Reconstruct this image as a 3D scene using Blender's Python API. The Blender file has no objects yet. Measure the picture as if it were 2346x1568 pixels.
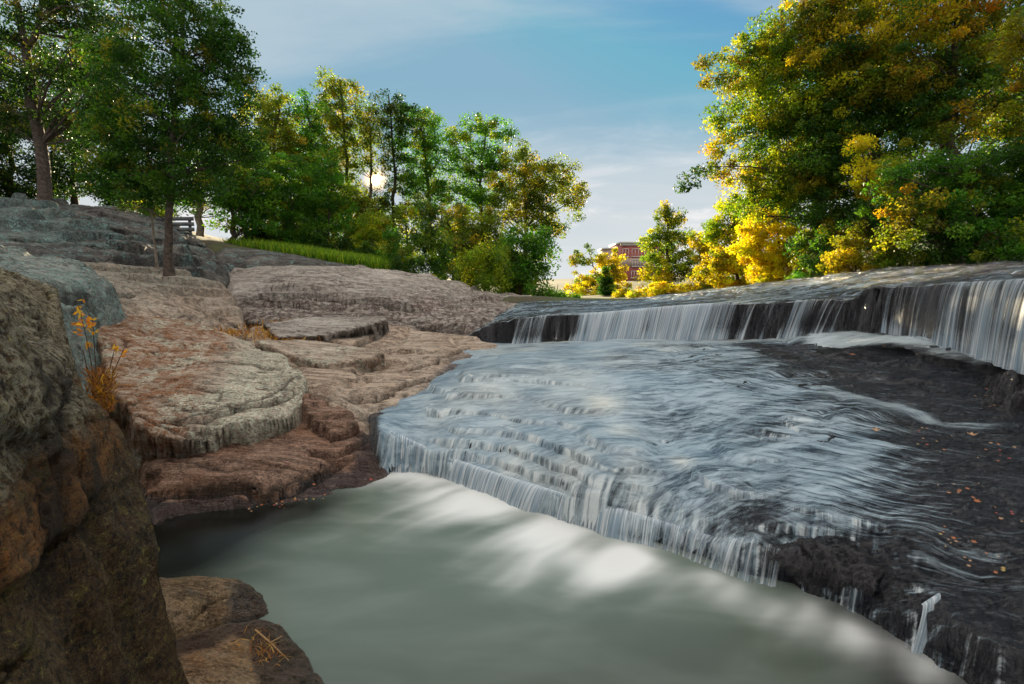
import bpy, math, random
import numpy as np
from mathutils import Vector
R = math.radians
sc = bpy.context.scene
COL = sc.collection
# ------------------------------------------------------------------ camera, sky, sun, exposure
CAMZ, PITCH, F = 2.3, R(6.9), 512.0
cd = bpy.data.cameras.new('camera'); cam = bpy.data.objects.new('camera', cd); COL.objects.link(cam)
cd.sensor_width = 36; cd.lens = 18; cd.clip_start = 0.05; cd.clip_end = 2000
cam.location = (0, 0, CAMZ); cam.rotation_euler = (R(90) - PITCH, 0, 0)
sc.camera = cam
SUN_AZ, SUN_EL = R(-14.5), R(10.3)           # azimuth from +y, towards +x
SUNDIR = np.array([math.sin(SUN_AZ)*math.cos(SUN_EL), math.cos(SUN_AZ)*math.cos(SUN_EL), math.sin(SUN_EL)])
w = bpy.data.worlds.new('World'); sc.world = w; w.use_nodes = True
sc.view_settings.view_transform = 'Standard'; sc.view_settings.look = 'None'
sc.view_settings.gamma = 1.0; sc.view_settings.exposure = 1.7

class G:
    """small node-graph helper"""
    def __init__(s, tree): s.t = tree; s.n = tree.nodes; s.l = tree.links
    def new(s, typ, **kw):
        n = s.n.new(typ)
        for k, v in kw.items(): setattr(n, k, v)
        return n
    def put(s, sock, v):
        if isinstance(v, bpy.types.NodeSocket): s.l.new(v, sock)
        elif v is not None: sock.default_value = v
    def math(s, op, a, b=None, c=None, clamp=False):
        n = s.new('ShaderNodeMath', operation=op, use_clamp=clamp)
        s.put(n.inputs[0], a); s.put(n.inputs[1], b); s.put(n.inputs[2], c)
        return n.outputs[0]
    def vmath(s, op, a, b=None):
        n = s.new('ShaderNodeVectorMath', operation=op); s.put(n.inputs[0], a); s.put(n.inputs[1], b)
        return n.outputs['Value'] if op in ('DOT_PRODUCT', 'LENGTH', 'DISTANCE') else n.outputs[0]
    def mix(s, f, a, b, mode='MIX'):
        n = s.new('ShaderNodeMix', data_type='RGBA', blend_type=mode)
        n.clamp_factor = True
        s.put(n.inputs[0], f); s.put(n.inputs[6], c4(a)); s.put(n.inputs[7], c4(b))
        return n.outputs[2]
    def ramp(s, v, lo, hi, a=0.0, b=1.0, smooth=True):
        n = s.new('ShaderNodeMapRange', interpolation_type='SMOOTHSTEP' if smooth else 'LINEAR')
        s.put(n.inputs[0], v); s.put(n.inputs[1], lo); s.put(n.inputs[2], hi); s.put(n.inputs[3], a); s.put(n.inputs[4], b)
        return n.outputs[0]
    def noise(s, vec, scale, detail=4, rough=0.55, dist=0.0, out=0):
        n = s.new('ShaderNodeTexNoise'); s.put(n.inputs['Vector'], vec)
        n.inputs['Scale'].default_value = scale; n.inputs['Detail'].default_value = detail
        n.inputs['Roughness'].default_value = rough; n.inputs['Distortion'].default_value = dist
        return n.outputs[out]
    def along(s, vec, L, ang):
        n = s.new('ShaderNodeMapping', vector_type='TEXTURE'); s.put(n.inputs[0], vec)
        n.inputs['Scale'].default_value = L; n.inputs['Rotation'].default_value = (0, 0, ang)
        return n.outputs[0]
    def mapping(s, vec, scale=(1, 1, 1), rot=(0, 0, 0), loc=(0, 0, 0)):
        n = s.new('ShaderNodeMapping'); s.put(n.inputs[0], vec)
        n.inputs['Scale'].default_value = scale; n.inputs['Rotation'].default_value = rot; n.inputs['Location'].default_value = loc
        return n.outputs[0]
def c4(v): return (v[0], v[1], v[2], 1.0) if isinstance(v, (tuple, list)) and len(v) == 3 else v

# sky: Nishita, with thin procedural cloud veils and a glow round the sun
g = G(w.node_tree); g.n.clear()
wo = g.new('ShaderNodeOutputWorld'); bg = g.new('ShaderNodeBackground')
sky = g.new('ShaderNodeTexSky', sky_type='NISHITA'); sky.sun_disc = False
sky.sun_elevation = SUN_EL; sky.sun_rotation = SUN_AZ; sky.altitude = 200; sky.air_density = 1.0; sky.dust_density = 0.25; sky.ozone_density = 3.0
tc = g.new('ShaderNodeTexCoord'); D = tc.outputs['Generated']
sep = g.new('ShaderNodeSeparateXYZ'); g.put(sep.inputs[0], D)
zz = g.math('MAXIMUM', sep.outputs[2], 0.0)
pl = g.new('ShaderNodeCombineXYZ')
den = g.math('ADD', zz, 0.12)
g.put(pl.inputs[0], g.math('DIVIDE', sep.outputs[0], den)); g.put(pl.inputs[1], g.math('DIVIDE', sep.outputs[1], den))
cl = g.noise(g.mapping(pl.outputs[0], (0.45, 1.1, 1), (0, 0, 0.25), (3.1, 1.7, 0)), 0.9, 7, 0.55, 0.5)
veil = g.ramp(cl, 0.36, 0.60)
wisp = g.ramp(g.noise(g.mapping(D, (1.6, 1.6, 5.0), (0, 0, 0), (0.9, 0, 0.15)), 3.2, 8, 0.60, 0.3), 0.52, 0.68)
low = g.ramp(sep.outputs[2], 0.0, 0.34, 1.0, 0.0)
sd = g.vmath('DOT_PRODUCT', D, tuple(SUNDIR))
halo = g.ramp(sd, 0.80, 1.0)
glow = g.math('POWER', g.math('MAXIMUM', sd, 0.0), 14000.0)
disc = g.ramp(sd, math.cos(R(0.55)), math.cos(R(0.3)))
back_fill = g.ramp(sep.outputs[1], 0.15, -0.35)       # added unseen brightening of the sky behind the camera, fills the foreground
skyc = g.mix(1.0, g.mix(1.0, sky.outputs[0], (0.68, 1.06, 1.10), 'MULTIPLY'), (1.5, 2.75, 3.65), 'DARKEN')
c1 = g.mix(g.math('ADD', g.math('MULTIPLY', veil, 0.80), 0.05), skyc, (3.1, 3.75, 4.2))
c2 = g.mix(g.math('MULTIPLY', low, 0.88), c1, (4.9, 5.0, 5.0))
c3 = g.mix(g.math('MULTIPLY', wisp, g.math('MULTIPLY', low, 0.8)), c2, (6.4, 6.1, 6.0))
c4_ = g.mix(g.math('MULTIPLY', back_fill, 0.85), c3, (4.6, 4.5, 4.4))
high = g.ramp(sep.outputs[2], 0.52, 0.80)         # added bright sky overhead, out of view, as fill from above
c4_ = g.mix(g.math('MULTIPLY', high, 0.9), c4_, (12.0, 11.0, 10.0))
c5 = g.mix(g.math('MULTIPLY', glow, 1.0), c4_, (34, 17, 4), 'ADD')
c6 = g.mix(disc, c5, (900, 620, 300), 'ADD')
g.put(bg.inputs[0], c6); bg.inputs[1].default_value = 0.05
g.l.new(bg.outputs[0], wo.inputs[0])
sl = bpy.data.lights.new('sun', 'SUN'); sl.energy = 5.0; sl.angle = R(0.5); sl.color = (1.0, 0.80, 0.52)
so = bpy.data.objects.new('sun', sl); COL.objects.link(so)
so.rotation_euler = Vector(tuple(SUNDIR)).to_track_quat('Z', 'Y').to_euler()
so.location = (-5, 20, 12)

# ------------------------------------------------------------------ rays: photo position (2346 wide) -> place
K = 1024 / 2346.0
CP, SP = math.cos(PITCH), math.sin(PITCH)
def ray(X, Y):
    x = (X*K - 512)/F; v = (Y*K - 342)/F
    return np.array([x, CP - v*SP, -SP - v*CP])
def P(X, Y, d):                        # at forward distance d
    r = ray(X, Y); t = d/r[1]; return np.array([r[0]*t, d, CAMZ + r[2]*t])
def PZ(X, Y, z):                       # at height z
    r = ray(X, Y); t = (z - CAMZ)/r[2]; return np.array([r[0]*t, r[1]*t, z])
def pt(e):
    if e[0] == 'w': return np.array(e[1:4], float)
    if e[0] == 'z': return PZ(e[1], e[2], e[3])
    return P(*e)

# ------------------------------------------------------------------ numpy noise
def _h(ix, iy, iz, seed):
    n = (ix*374761393 + iy*668265263 + iz*2147483647 + seed*1274126177) & 0xffffffff
    n = ((n ^ (n >> 13))*1274126177) & 0xffffffff
    n = ((n ^ (n >> 16))*668265263) & 0xffffffff
    return ((n ^ (n >> 15)) & 0xffff)/65535.0
def vnoise(x, y, z, seed=0, lin=False):
    fx, fy, fz = np.floor(x), np.floor(y), np.floor(z)
    ix, iy, iz = fx.astype(np.int64), fy.astype(np.int64), fz.astype(np.int64)
    u, v, t = x-fx, y-fy, z-fz
    if not lin: u = u*u*u*(u*(u*6-15)+10); v = v*v*v*(v*(v*6-15)+10); t = t*t*t*(t*(t*6-15)+10)
    r = 0
    for a in (0, 1):
        for b in (0, 1):
            for c in (0, 1):
                r = r + _h(ix+a, iy+b, iz+c, seed)*(u if a else 1-u)*(v if b else 1-v)*(t if c else 1-t)
    return r*2-1
def fbm(x, y, z, octv=4, seed=0, gain=0.5, lin=False):
    r = 0; a = 1.0; s = 0
    for i in range(octv):
        r = r + a*vnoise(x, y, z, seed+i*17, lin); s += a; a *= gain; x = x*2.03+3.1; y = y*2.03+1.7; z = z*2.03+7.7
    return r/s
def ridge(x, y, z, octv=4, seed=0):
    r = 0; a = 1.0; s = 0
    for i in range(octv):
        r = r + a*(1-np.abs(vnoise(x, y, z, seed+i*31))*1.6); s += a; a *= 0.5; x = x*2.1+5; y = y*2.1+2; z = z*2.1+9
    return r/s
def sst(x, a, b):
    t = np.clip((x-a)/(b-a), 0, 1); return t*t*(3-2*t)

# ------------------------------------------------------------------ surfaces through points
class TPS:
    def __init__(s, pts, lam=0.002):
        p = np.array(pts, float); s.p = p[:, :2]; n = len(p)
        A = np.zeros((n+3, n+3)); A[:n, :n] = s.k(s.p[:, 0][:, None]-s.p[:, 0], s.p[:, 1][:, None]-s.p[:, 1]) + lam*np.eye(n)
        A[:n, n] = 1; A[:n, n+1:] = s.p; A[n, :n] = 1; A[n+1:, :n] = s.p.T
        s.w = np.linalg.lstsq(A, np.concatenate([p[:, 2], [0, 0, 0]]), rcond=None)[0]
    @staticmethod
    def k(dx, dy):
        r2 = dx*dx+dy*dy+1e-12; return 0.5*r2*np.log(r2)
    def __call__(s, x, y):
        x = np.asarray(x, float); y = np.asarray(y, float); n = len(s.p)
        r = s.w[n] + s.w[n+1]*x + s.w[n+2]*y
        for i in range(n): r = r + s.w[i]*s.k(x-s.p[i, 0], y-s.p[i, 1])
        return r
    def hit(s, X, Y):
        r = ray(X, Y); ts = np.linspace(0.8, 25, 2500); p = r[None, :]*ts[:, None]
        dz = CAMZ + p[:, 2] - s(p[:, 0], p[:, 1]); k = np.argmax(dz < 0)
        t = ts[k] if dz[k] < 0 else ts[-1]
        return np.array([r[0]*t, r[1]*t, CAMZ+r[2]*t])

def sdist(poly, x, y):                 # signed distance to a closed outline, inside positive
    d = np.full(x.shape, 1e9); ins = np.zeros(x.shape, bool); n = len(poly)
    for i in range(n):
        x0, y0 = poly[i][:2]; x1, y1 = poly[(i+1) % n][:2]
        ex, ey = x1-x0, y1-y0; L = ex*ex+ey*ey+1e-12
        t = np.clip(((x-x0)*ex+(y-y0)*ey)/L, 0, 1)
        d = np.minimum(d, np.hypot(x-x0-t*ex, y-y0-t*ey))
        c = ((y0 > y) != (y1 > y)) & (x < (x1-x0)*(y-y0)/(y1-y0+1e-12)+x0); ins ^= c
    return np.where(ins, d, -d)
def pdist(line, x, y):
    d = np.full(x.shape, 1e9)
    for i in range(len(line)-1):
        x0, y0 = line[i][:2]; x1, y1 = line[i+1][:2]
        ex, ey = x1-x0, y1-y0; L = ex*ex+ey*ey+1e-12
        t = np.clip(((x-x0)*ex+(y-y0)*ey)/L, 0, 1)
        d = np.minimum(d, np.hypot(x-x0-t*ex, y-y0-t*ey))
    return d

# ------------------------------------------------------------------ object helpers
def tag(o, label=None, cat=None, group=None, kind=None):
    if label: o['label'] = label
    if cat: o['category'] = cat
    if group: o['group'] = group
    if kind: o['kind'] = kind
    return o
def empty(name, loc):
    o = bpy.data.objects.new(name, None); COL.objects.link(o); o.location = loc; o.empty_display_size = 0.2; return o
def mesh(name, V, Fc, mat=None, parent=None, smooth=False, attrs=None, origin=None):
    """V (n,3) world coordinates; Fc (m,4|3) int array; the object's origin sits at its base."""
    V = np.asarray(V, np.float32); Fc = np.asarray(Fc, np.int32); k = Fc.shape[1]
    if parent is not None: org = np.array(parent.matrix_world.translation if False else parent.location[:])
    elif origin is not None: org = np.array(origin, float)
    else: org = np.array([0, 0, 0.0])
    me = bpy.data.meshes.new(name)
    me.vertices.add(len(V)); me.vertices.foreach_set('co', (V-org).astype(np.float32).ravel())
    me.loops.add(Fc.size); me.loops.foreach_set('vertex_index', Fc.ravel())
    me.polygons.add(len(Fc)); me.polygons.foreach_set('loop_start', np.arange(0, Fc.size, k, dtype=np.int32))
    if smooth: me.polygons.foreach_set('use_smooth', np.ones(len(Fc), bool))
    for nm, arr in (attrs or {}).items():
        arr = np.asarray(arr, np.float32)
        if arr.ndim == 1:
            a = me.attributes.new(nm, 'FLOAT', 'POINT'); a.data.foreach_set('value', arr)
        elif arr.shape[1] == 2:
            a = me.attributes.new(nm, 'FLOAT2', 'POINT'); a.data.foreach_set('vector', arr.ravel())
        else:
            a = me.attributes.new(nm, 'FLOAT_COLOR', 'POINT'); a.data.foreach_set('color', arr.ravel())
    me.update(calc_edges=True); me.validate()
    if mat: me.materials.append(mat)
    o = bpy.data.objects.new(name, me); COL.objects.link(o)
    if parent is not None: o.parent = parent
    else: o.location = tuple(org)
    return o
def grid_faces(nr, nc, keep=None):
    i = np.arange(nr*nc).reshape(nr, nc)
    f = np.stack([i[:-1, :-1], i[:-1, 1:], i[1:, 1:], i[1:, :-1]], -1).reshape(-1, 4)
    if keep is not None:
        k = keep.reshape(nr, nc); kk = (k[:-1, :-1] & k[:-1, 1:] & k[1:, 1:] & k[1:, :-1]).ravel(); f = f[kk]
    return f
def compact(V, Fc, attrs):
    u = np.unique(Fc); m = np.full(len(V), -1); m[u] = np.arange(len(u))
    return V[u], m[Fc], {k: np.asarray(a)[u] for k, a in attrs.items()}
def polar(poly, margin, dr=0.0032, da=R(0.13), amax=R(62)):
    p = np.array([q[:2] for q in poly]); p = np.concatenate([p, [(p[i]+p[(i+1) % len(p)])/2 for i in range(len(p))]])
    a = np.arctan2(p[:, 0], p[:, 1]); r = np.hypot(p[:, 0], p[:, 1])
    m = margin/max(r.min(), 0.8)
    a0, a1 = max(a.min()-m, -amax), min(a.max()+m, amax); r0, r1 = max(0.55, r.min()-margin), r.max()+margin
    A = np.linspace(a0, a1, int((a1-a0)/da)+2); Rr = np.exp(np.linspace(math.log(r0), math.log(r1), int(math.log(r1/r0)/dr)+2))
    RR, AA = np.meshgrid(Rr, A, indexing='ij')
    return RR*np.sin(AA), RR*np.cos(AA), RR.shape

def terrace(X, Y, Z, terr, seed):
    if not terr: return Z
    h, am = terr; ph = Z/h + 0.9*fbm(X*0.5, Y*0.7, 0*X, 4, seed+9); f = ph-np.floor(ph)
    step_ = sst(f, 0.0, 0.16) - f                      # short riser, long tread
    m = sst(fbm(X*0.45, Y*1.1, 0*X, 3, seed+10), -0.25, 0.25)
    return Z + am*h*(step_-0.42 - 0.45*np.exp(-((f-0.955)/0.035)**2))*m
def ledge(L, X, Y, h, Lr):
    d = np.full(X.shape, 1e9); sg = np.zeros(X.shape); u = np.zeros(X.shape); n = len(L)-1
    for i in range(n):
        x0, y0 = L[i][:2]; x1, y1 = L[i+1][:2]; ex, ey = x1-x0, y1-y0; q = ex*ex+ey*ey+1e-12
        t = ((X-x0)*ex+(Y-y0)*ey)/q; tc_ = np.clip(t, 0, 1); dd = np.hypot(X-x0-tc_*ex, Y-y0-tc_*ey)
        sel = dd < d; d = np.where(sel, dd, d); sg = np.where(sel, ex*(Y-y0)-ey*(X-x0), sg); u = np.where(sel, (i+t)/n, u)
    fr = sst(-sg/np.maximum(np.abs(sg), 1e-9)*d, 0.0, 0.018)
    end = sst(u, 0.0, 0.15)*(1-sst(u, 0.85, 1.0))
    on_ = end*(u > 0)*(u < 1)
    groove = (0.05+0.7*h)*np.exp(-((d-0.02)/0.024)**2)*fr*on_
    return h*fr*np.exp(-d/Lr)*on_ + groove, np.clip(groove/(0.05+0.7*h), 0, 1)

def normals(X, Y, Z):
    def d(a): return np.gradient(a, axis=0), np.gradient(a, axis=1)
    xr, xa = d(X); yr, ya = d(Y); zr, za = d(Z)
    n = np.stack([yr*za-zr*ya, zr*xa-xr*za, xr*ya-yr*xa], -1)
    n /= np.linalg.norm(n, axis=-1, keepdims=True)+1e-12
    return np.where(n[..., 2:3] < 0, -n, n)

SURF = {}
def slab(name, mat, outline, ctrl=(), k=3.0, rnd=0.10, rh=0.06, zmin=-0.6, cracks=(), strata=0.035, big=0.05, wob=0.08,
         tags=None, kind=None, masks=None, seed=0, dr=0.0032, da=R(0.13), terr=None, lam=0.002, fol=(0.5, 5.0, 5.0), only_ctrl=False, lift=0.0, ledges=(), under=0.0, bulge=(), joints=0.05, rightr=0.0):
    ol = [pt(e) for e in outline]; cp = ([] if only_ctrl else ol) + [pt(e) for e in ctrl]
    T = TPS(cp, lam)
    zt = max(p[2] for p in ol); margin = min(1.5, (zt-zmin)/k+0.1)
    X, Y, sh = polar(ol, margin, dr, da)
    s = sdist(ol, X, Y) + wob*fbm(X*1.6, Y*1.6, 0*X, 3, seed+5) + wob*0.35*fbm(X*9, Y*9, 0*X, 2, seed+6)
    Z = T(X, Y)
    Z = Z + big*fbm(X*0.9, Y*0.9, 0*X, 3, seed+1)
    CR = np.zeros_like(X)
    Z = terrace(X, Y, Z, terr, seed)
    Z = Z - rh*(1-sst(s, -0.02, rnd))
    for line, h, Lr in ledges:
        L = [T.hit(*q) for q in line]; wx = X+0.05*fbm(X*5, Y*5, 0*X, 3, seed+60); wy = Y+0.05*fbm(X*5, Y*5, 0*X, 3, seed+61)
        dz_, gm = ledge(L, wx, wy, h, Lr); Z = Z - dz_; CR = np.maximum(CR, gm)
    Z = Z + lift
    Z = Z - k*np.maximum(-s, 0)
    for line, wd, dp in cracks:
        L = [T.hit(*q) for q in line]
        dd = pdist(L, X+0.03*vnoise(X*6, Y*6, 0*X, 3), Y+0.03*vnoise(X*6, Y*6, 0*X, 4))
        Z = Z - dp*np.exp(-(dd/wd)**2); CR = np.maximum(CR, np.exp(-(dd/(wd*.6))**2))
    keep = (Z > zmin) & (Z > -0.9)
    N = normals(X, Y, Z)
    # foliation: layers running across the bank, plus lumps
    zz = Z*fol[2]; q = X*fol[0]+0.25*Y; yy = Y*fol[1]
    d = strata*(0.8*fbm(q, yy, zz, 5, seed+20, 0.62, True) - 0.55*np.clip(ridge(q*0.7, yy*0.7, zz*0.7, 3, seed+30)-0.55, 0, 1)*2)
    d = d + strata*0.35*fbm(X*12, Y*12, Z*12, 3, seed+40) + strata*0.12*fbm(X*35, Y*35, Z*35, 2, seed+41)
    if joints:                                        # long broken joints between the layers
        jm = sst(fbm(X*0.7, Y*1.5, Z, 3, seed+52), -0.12, 0.12)
        for (fx_, fy_, fz_, wd_, dp_, sd_) in ((.28, 1.7, 2.6, .022, 1.0, 50), (.5, 3.4, 5.0, .030, .5, 51)):
            nj = fbm(X*fx_+.12*Y, Y*fy_, Z*fz_, 4, seed+sd_, .45); gr = np.exp(-(nj/wd_)**2)*jm
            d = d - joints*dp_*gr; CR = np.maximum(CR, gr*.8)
    for zl, am, wv in bulge:
        e = zl + 0.15*fbm(X*1.1, Y*1.1, 0*X, 3, seed+45) + 0.03*fbm(X*7, Y*7, 0*X, 2, seed+46)
        d = d + am*sst(Z, e-0.015, e+0.02)*(1-wv*sst(Z, e+0.05, e+0.6))*sst(s, 0.05, 0.4)
    if rightr: d = d*(1+rightr*sst(X-0.1*(Y-4), 1.3, 2.6))
    V = np.stack([X, Y, Z], -1) + N*d[..., None]
    ao = {'mask': np.zeros((X.size, 4), np.float32)}
    if masks: ao['mask'] = masks(V[..., 0].ravel(), V[..., 1].ravel(), V[..., 2].ravel(), T, s.ravel()).astype(np.float32)
    if under:
        rr = np.hypot(V[..., 0], V[..., 1]); o_ = under*sst(-s, 0.005, 0.03)*(0.7+0.6*vnoise(X*4, Y*4, Z*0, seed+70))
        V[..., 0] *= 1+o_/rr; V[..., 1] *= 1+o_/rr
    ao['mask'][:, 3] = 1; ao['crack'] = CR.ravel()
    fc = grid_faces(*sh, keep=keep.ravel())
    V2, f2, a2 = compact(V.reshape(-1, 3), fc, ao)
    c = V2.mean(0); org = (c[0], c[1], V2[:, 2].min())
    o = mesh(name, V2, f2, mat, smooth=True, attrs=a2, origin=org)
    SURF[name + str(seed)] = T
    if tags: tag(o, *tags)
    if kind: o['kind'] = kind
    return o, T

# ------------------------------------------------------------------ rock, water materials
def rock_mat(name, dark, mid, light, lichen=(0.42, 0.47, 0.40), lich=0.5, stain=(0.34, 0.12, 0.03), st=0.3, rough=0.75, bump=0.9, fol=(1.1, 11, 11), moss=0.0, fine=0.0, wrough=0.16, wet_all=0.0, spot=1.0, rot=0.12):
    m = bpy.data.materials.new(name); m.use_nodes = True; g = G(m.node_tree); g.n.clear()
    out = g.new('ShaderNodeOutputMaterial'); b = g.new('ShaderNodeBsdfPrincipled')
    geo = g.new('ShaderNodeNewGeometry'); Pp = geo.outputs['Position']
    at = g.new('ShaderNodeAttribute', attribute_name='mask'); sp = g.new('ShaderNodeSeparateColor'); g.put(sp.inputs[0], at.outputs['Color'])
    wetm, stm, lim = sp.outputs[0], sp.outputs[1], sp.outputs[2]
    warp = g.vmath('ADD', Pp, g.vmath('MULTIPLY', g.noise(Pp, 1.3, 3, 0.5, 0, 1), (0.14, 0.14, 0.14)))
    f1 = g.noise(g.mapping(warp, fol, (0.1, 0.15, rot)), 1.0, 10, 0.72)
    f2 = g.noise(g.mapping(warp, (fol[0]*4, fol[1]*4.5, fol[2]*4.5), (0.1, 0.15, rot)), 1.0, 6, 0.7)
    big = g.noise(Pp, 0.9, 4, 0.6)
    grain = g.noise(Pp, 48.0, 7, 0.8)
    med = g.noise(Pp, 9.0, 6, 0.7)
    c = g.mix(g.ramp(f1, 0.36, 0.56), dark, mid)
    c = g.mix(g.math('MULTIPLY', g.ramp(f2, 0.50, 0.72), 0.75), c, light)
    c = g.mix(g.math('MULTIPLY', g.ramp(big, 0.48, 0.66), 0.55), c, light)
    c = g.mix(g.math('MULTIPLY', g.ramp(g.noise(Pp, 1.9, 6, 0.65, 0.4), 0.60 - 0.22*st, 0.72), g.math('ADD', g.math('MULTIPLY', stm, 0.7), 0.25*st, clamp=True)), c, stain)
    c = g.mix(g.math('MULTIPLY', stm, g.ramp(med, 0.35, 0.62)), c, stain)
    lp = g.ramp(g.noise(Pp, 2.4, 8, 0.72, 0.3), 0.50, 0.60)
    ls = g.ramp(g.noise(Pp, 26.0, 5, 0.7), 0.40, 0.58)
    la = g.math('MULTIPLY', g.math('ADD', g.math('MULTIPLY', lp, lich), g.math('MULTIPLY', lim, 0.95), clamp=True), ls, clamp=True)
    c = g.mix(la, c, g.mix(g.ramp(g.noise(Pp, 4.0, 3, 0.6), 0.4, 0.6), lichen, tuple(v*0.72 for v in lichen)))
    if moss:
        mo = g.math('MULTIPLY', g.ramp(g.noise(Pp, 5.0, 8, 0.75), 0.54, 0.62), moss)
        c = g.mix(mo, c, (0.13, 0.105, 0.018))
        c = g.mix(g.math('MULTIPLY', g.ramp(g.noise(Pp, 14.0, 6, 0.75), 0.62, 0.68), moss), c, (0.42, 0.40, 0.10))
    # dark pits and flecks
    vo = g.new('ShaderNodeTexVoronoi'); g.put(vo.inputs['Vector'], g.mapping(warp, (9, 16, 16))); vo.inputs['Scale'].default_value = 1.6
    pit = g.math('MULTIPLY', g.ramp(vo.outputs['Distance'], 0.24, 0.08), g.ramp(med, 0.5, 0.6))
    c = g.mix(g.math('MULTIPLY', pit, 0.6*spot), c, tuple(v*0.35 for v in dark))
    c = g.mix(g.math('MULTIPLY', g.ramp(grain, 0.53, 0.62), 0.45), c, tuple(min(1, v*1.6) for v in light))
    c = g.mix(g.math('MULTIPLY', g.ramp(grain, 0.46, 0.38), 0.42), c, tuple(v*0.4 for v in dark))
    if fine:
        fn = g.noise(Pp, 150.0, 5, 0.75); fm = g.noise(Pp, 34.0, 8, 0.8)
        c = g.mix(g.math('MULTIPLY', g.ramp(fn, 0.50, 0.60), fine*0.6), c, tuple(min(1, v*1.5) for v in light))
        c = g.mix(g.math('MULTIPLY', g.ramp(fm, 0.48, 0.42), g.math('SUBTRACT', fine, g.math('MULTIPLY', la, fine*0.75))), c, tuple(v*0.35 for v in dark))
        c = g.mix(g.math('MULTIPLY', g.ramp(fm, 0.585, 0.62), fine*moss), c, (0.42, 0.36, 0.07))
    # crevices between layers
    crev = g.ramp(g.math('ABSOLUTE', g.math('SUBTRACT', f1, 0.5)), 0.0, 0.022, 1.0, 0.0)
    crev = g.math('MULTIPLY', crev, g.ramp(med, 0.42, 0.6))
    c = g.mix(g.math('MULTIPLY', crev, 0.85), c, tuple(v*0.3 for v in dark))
    crease_shade = g.new('ShaderNodeAttribute', attribute_name='crack').outputs['Fac']
    c = g.mix(g.math('MULTIPLY', crease_shade, 0.85), c, (0.02, 0.015, 0.01))  # crease shade painted dark into cracks, ledge feet and joints
    wet = g.math('ADD', wetm, wet_all, clamp=True)
    wet = g.ramp(g.math('ADD', wet, g.math('MULTIPLY', g.math('SUBTRACT', med, 0.5), 0.7)), 0.35, 0.75)
    wet = g.math('MULTIPLY', wet, g.ramp(g.math('ADD', wetm, wet_all), 0.02, 0.2))
    c = g.mix(wet, c, g.mix(1.0, c, (0.30, 0.30, 0.36), 'MULTIPLY'))
    g.put(b.inputs['Base Color'], c)
    g.put(b.inputs['Roughness'], g.math('ADD', g.math('MULTIPLY', wet, wrough - rough), rough))
    g.put(b.inputs['Specular IOR Level'], g.math('ADD', g.math('MULTIPLY', wet, 0.8), 0.3))
    hgt = g.math('ADD', g.math('MULTIPLY', f1, 1.0), g.math('MULTIPLY', f2, 0.45))
    hgt = g.math('ADD', hgt, g.math('MULTIPLY', med, 0.35)); hgt = g.math('ADD', hgt, g.math('MULTIPLY', grain, 0.22))
    if fine: hgt = g.math('ADD', hgt, g.math('ADD', g.math('MULTIPLY', fm, 0.45), g.math('MULTIPLY', fn, 0.08)))
    hgt = g.math('SUBTRACT', hgt, g.math('MULTIPLY', g.math('ADD', crev, pit), 0.5))
    bp = g.new('ShaderNodeBump'); bp.inputs['Strength'].default_value = bump; bp.inputs['Distance'].default_value = 0.11
    g.put(bp.inputs['Height'], hgt); g.put(b.inputs['Normal'], bp.outputs[0])
    g.l.new(b.outputs[0], out.inputs[0])
    return m

M_TAN = rock_mat('tan_rock', (0.16, 0.10, 0.065), (0.57, 0.43, 0.32), (0.78, 0.66, 0.54), lich=0.30, st=0.2)
M_BROWN = rock_mat('brown_rock', (0.07, 0.036, 0.026), (0.30, 0.175, 0.12), (0.60, 0.42, 0.31), lich=0.10, st=0.35, rot=0.05)
M_PALE = rock_mat('lichened_rock', (0.17, 0.12, 0.085), (0.54, 0.42, 0.32), (0.74, 0.63, 0.52), lichen=(0.74, 0.76, 0.60), lich=1.0, st=0.15)
M_TEAL = rock_mat('green_grey_rock', (0.09, 0.09, 0.08), (0.30, 0.29, 0.26), (0.48, 0.43, 0.37), lichen=(0.30, 0.50, 0.47), lich=1.0, st=0.1)
M_DARK = rock_mat('dark_layered_rock', (0.02, 0.02, 0.02), (0.09, 0.085, 0.08), (0.27, 0.25, 0.22), lichen=(0.20, 0.36, 0.34), lich=0.9, st=0.1)
M_GREY = rock_mat('grey_rock', (0.12, 0.09, 0.075), (0.46, 0.40, 0.35), (0.70, 0.63, 0.56), lichen=(0.45, 0.52, 0.46), lich=0.35, stain=(0.12, 0.075, 0.06), st=0.15)
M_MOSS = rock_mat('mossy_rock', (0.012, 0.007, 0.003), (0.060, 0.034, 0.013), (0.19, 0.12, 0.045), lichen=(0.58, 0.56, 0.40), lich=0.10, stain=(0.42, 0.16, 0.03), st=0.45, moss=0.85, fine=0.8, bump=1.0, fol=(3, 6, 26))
M_SHORE = rock_mat('shore_rock', (0.07, 0.045, 0.025), (0.34, 0.22, 0.12), (0.50, 0.37, 0.22), lich=0.2, st=0.5, moss=0.35, fine=0.5)
M_WET = rock_mat('wet_bedrock', (0.007, 0.008, 0.013), (0.034, 0.035, 0.048), (0.15, 0.14, 0.15), lich=0.0, st=0.15, wrough=0.12, wet_all=0.9, rough=0.4, fol=(5, 16, 16), rot=-0.5, bump=1.0)

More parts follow.
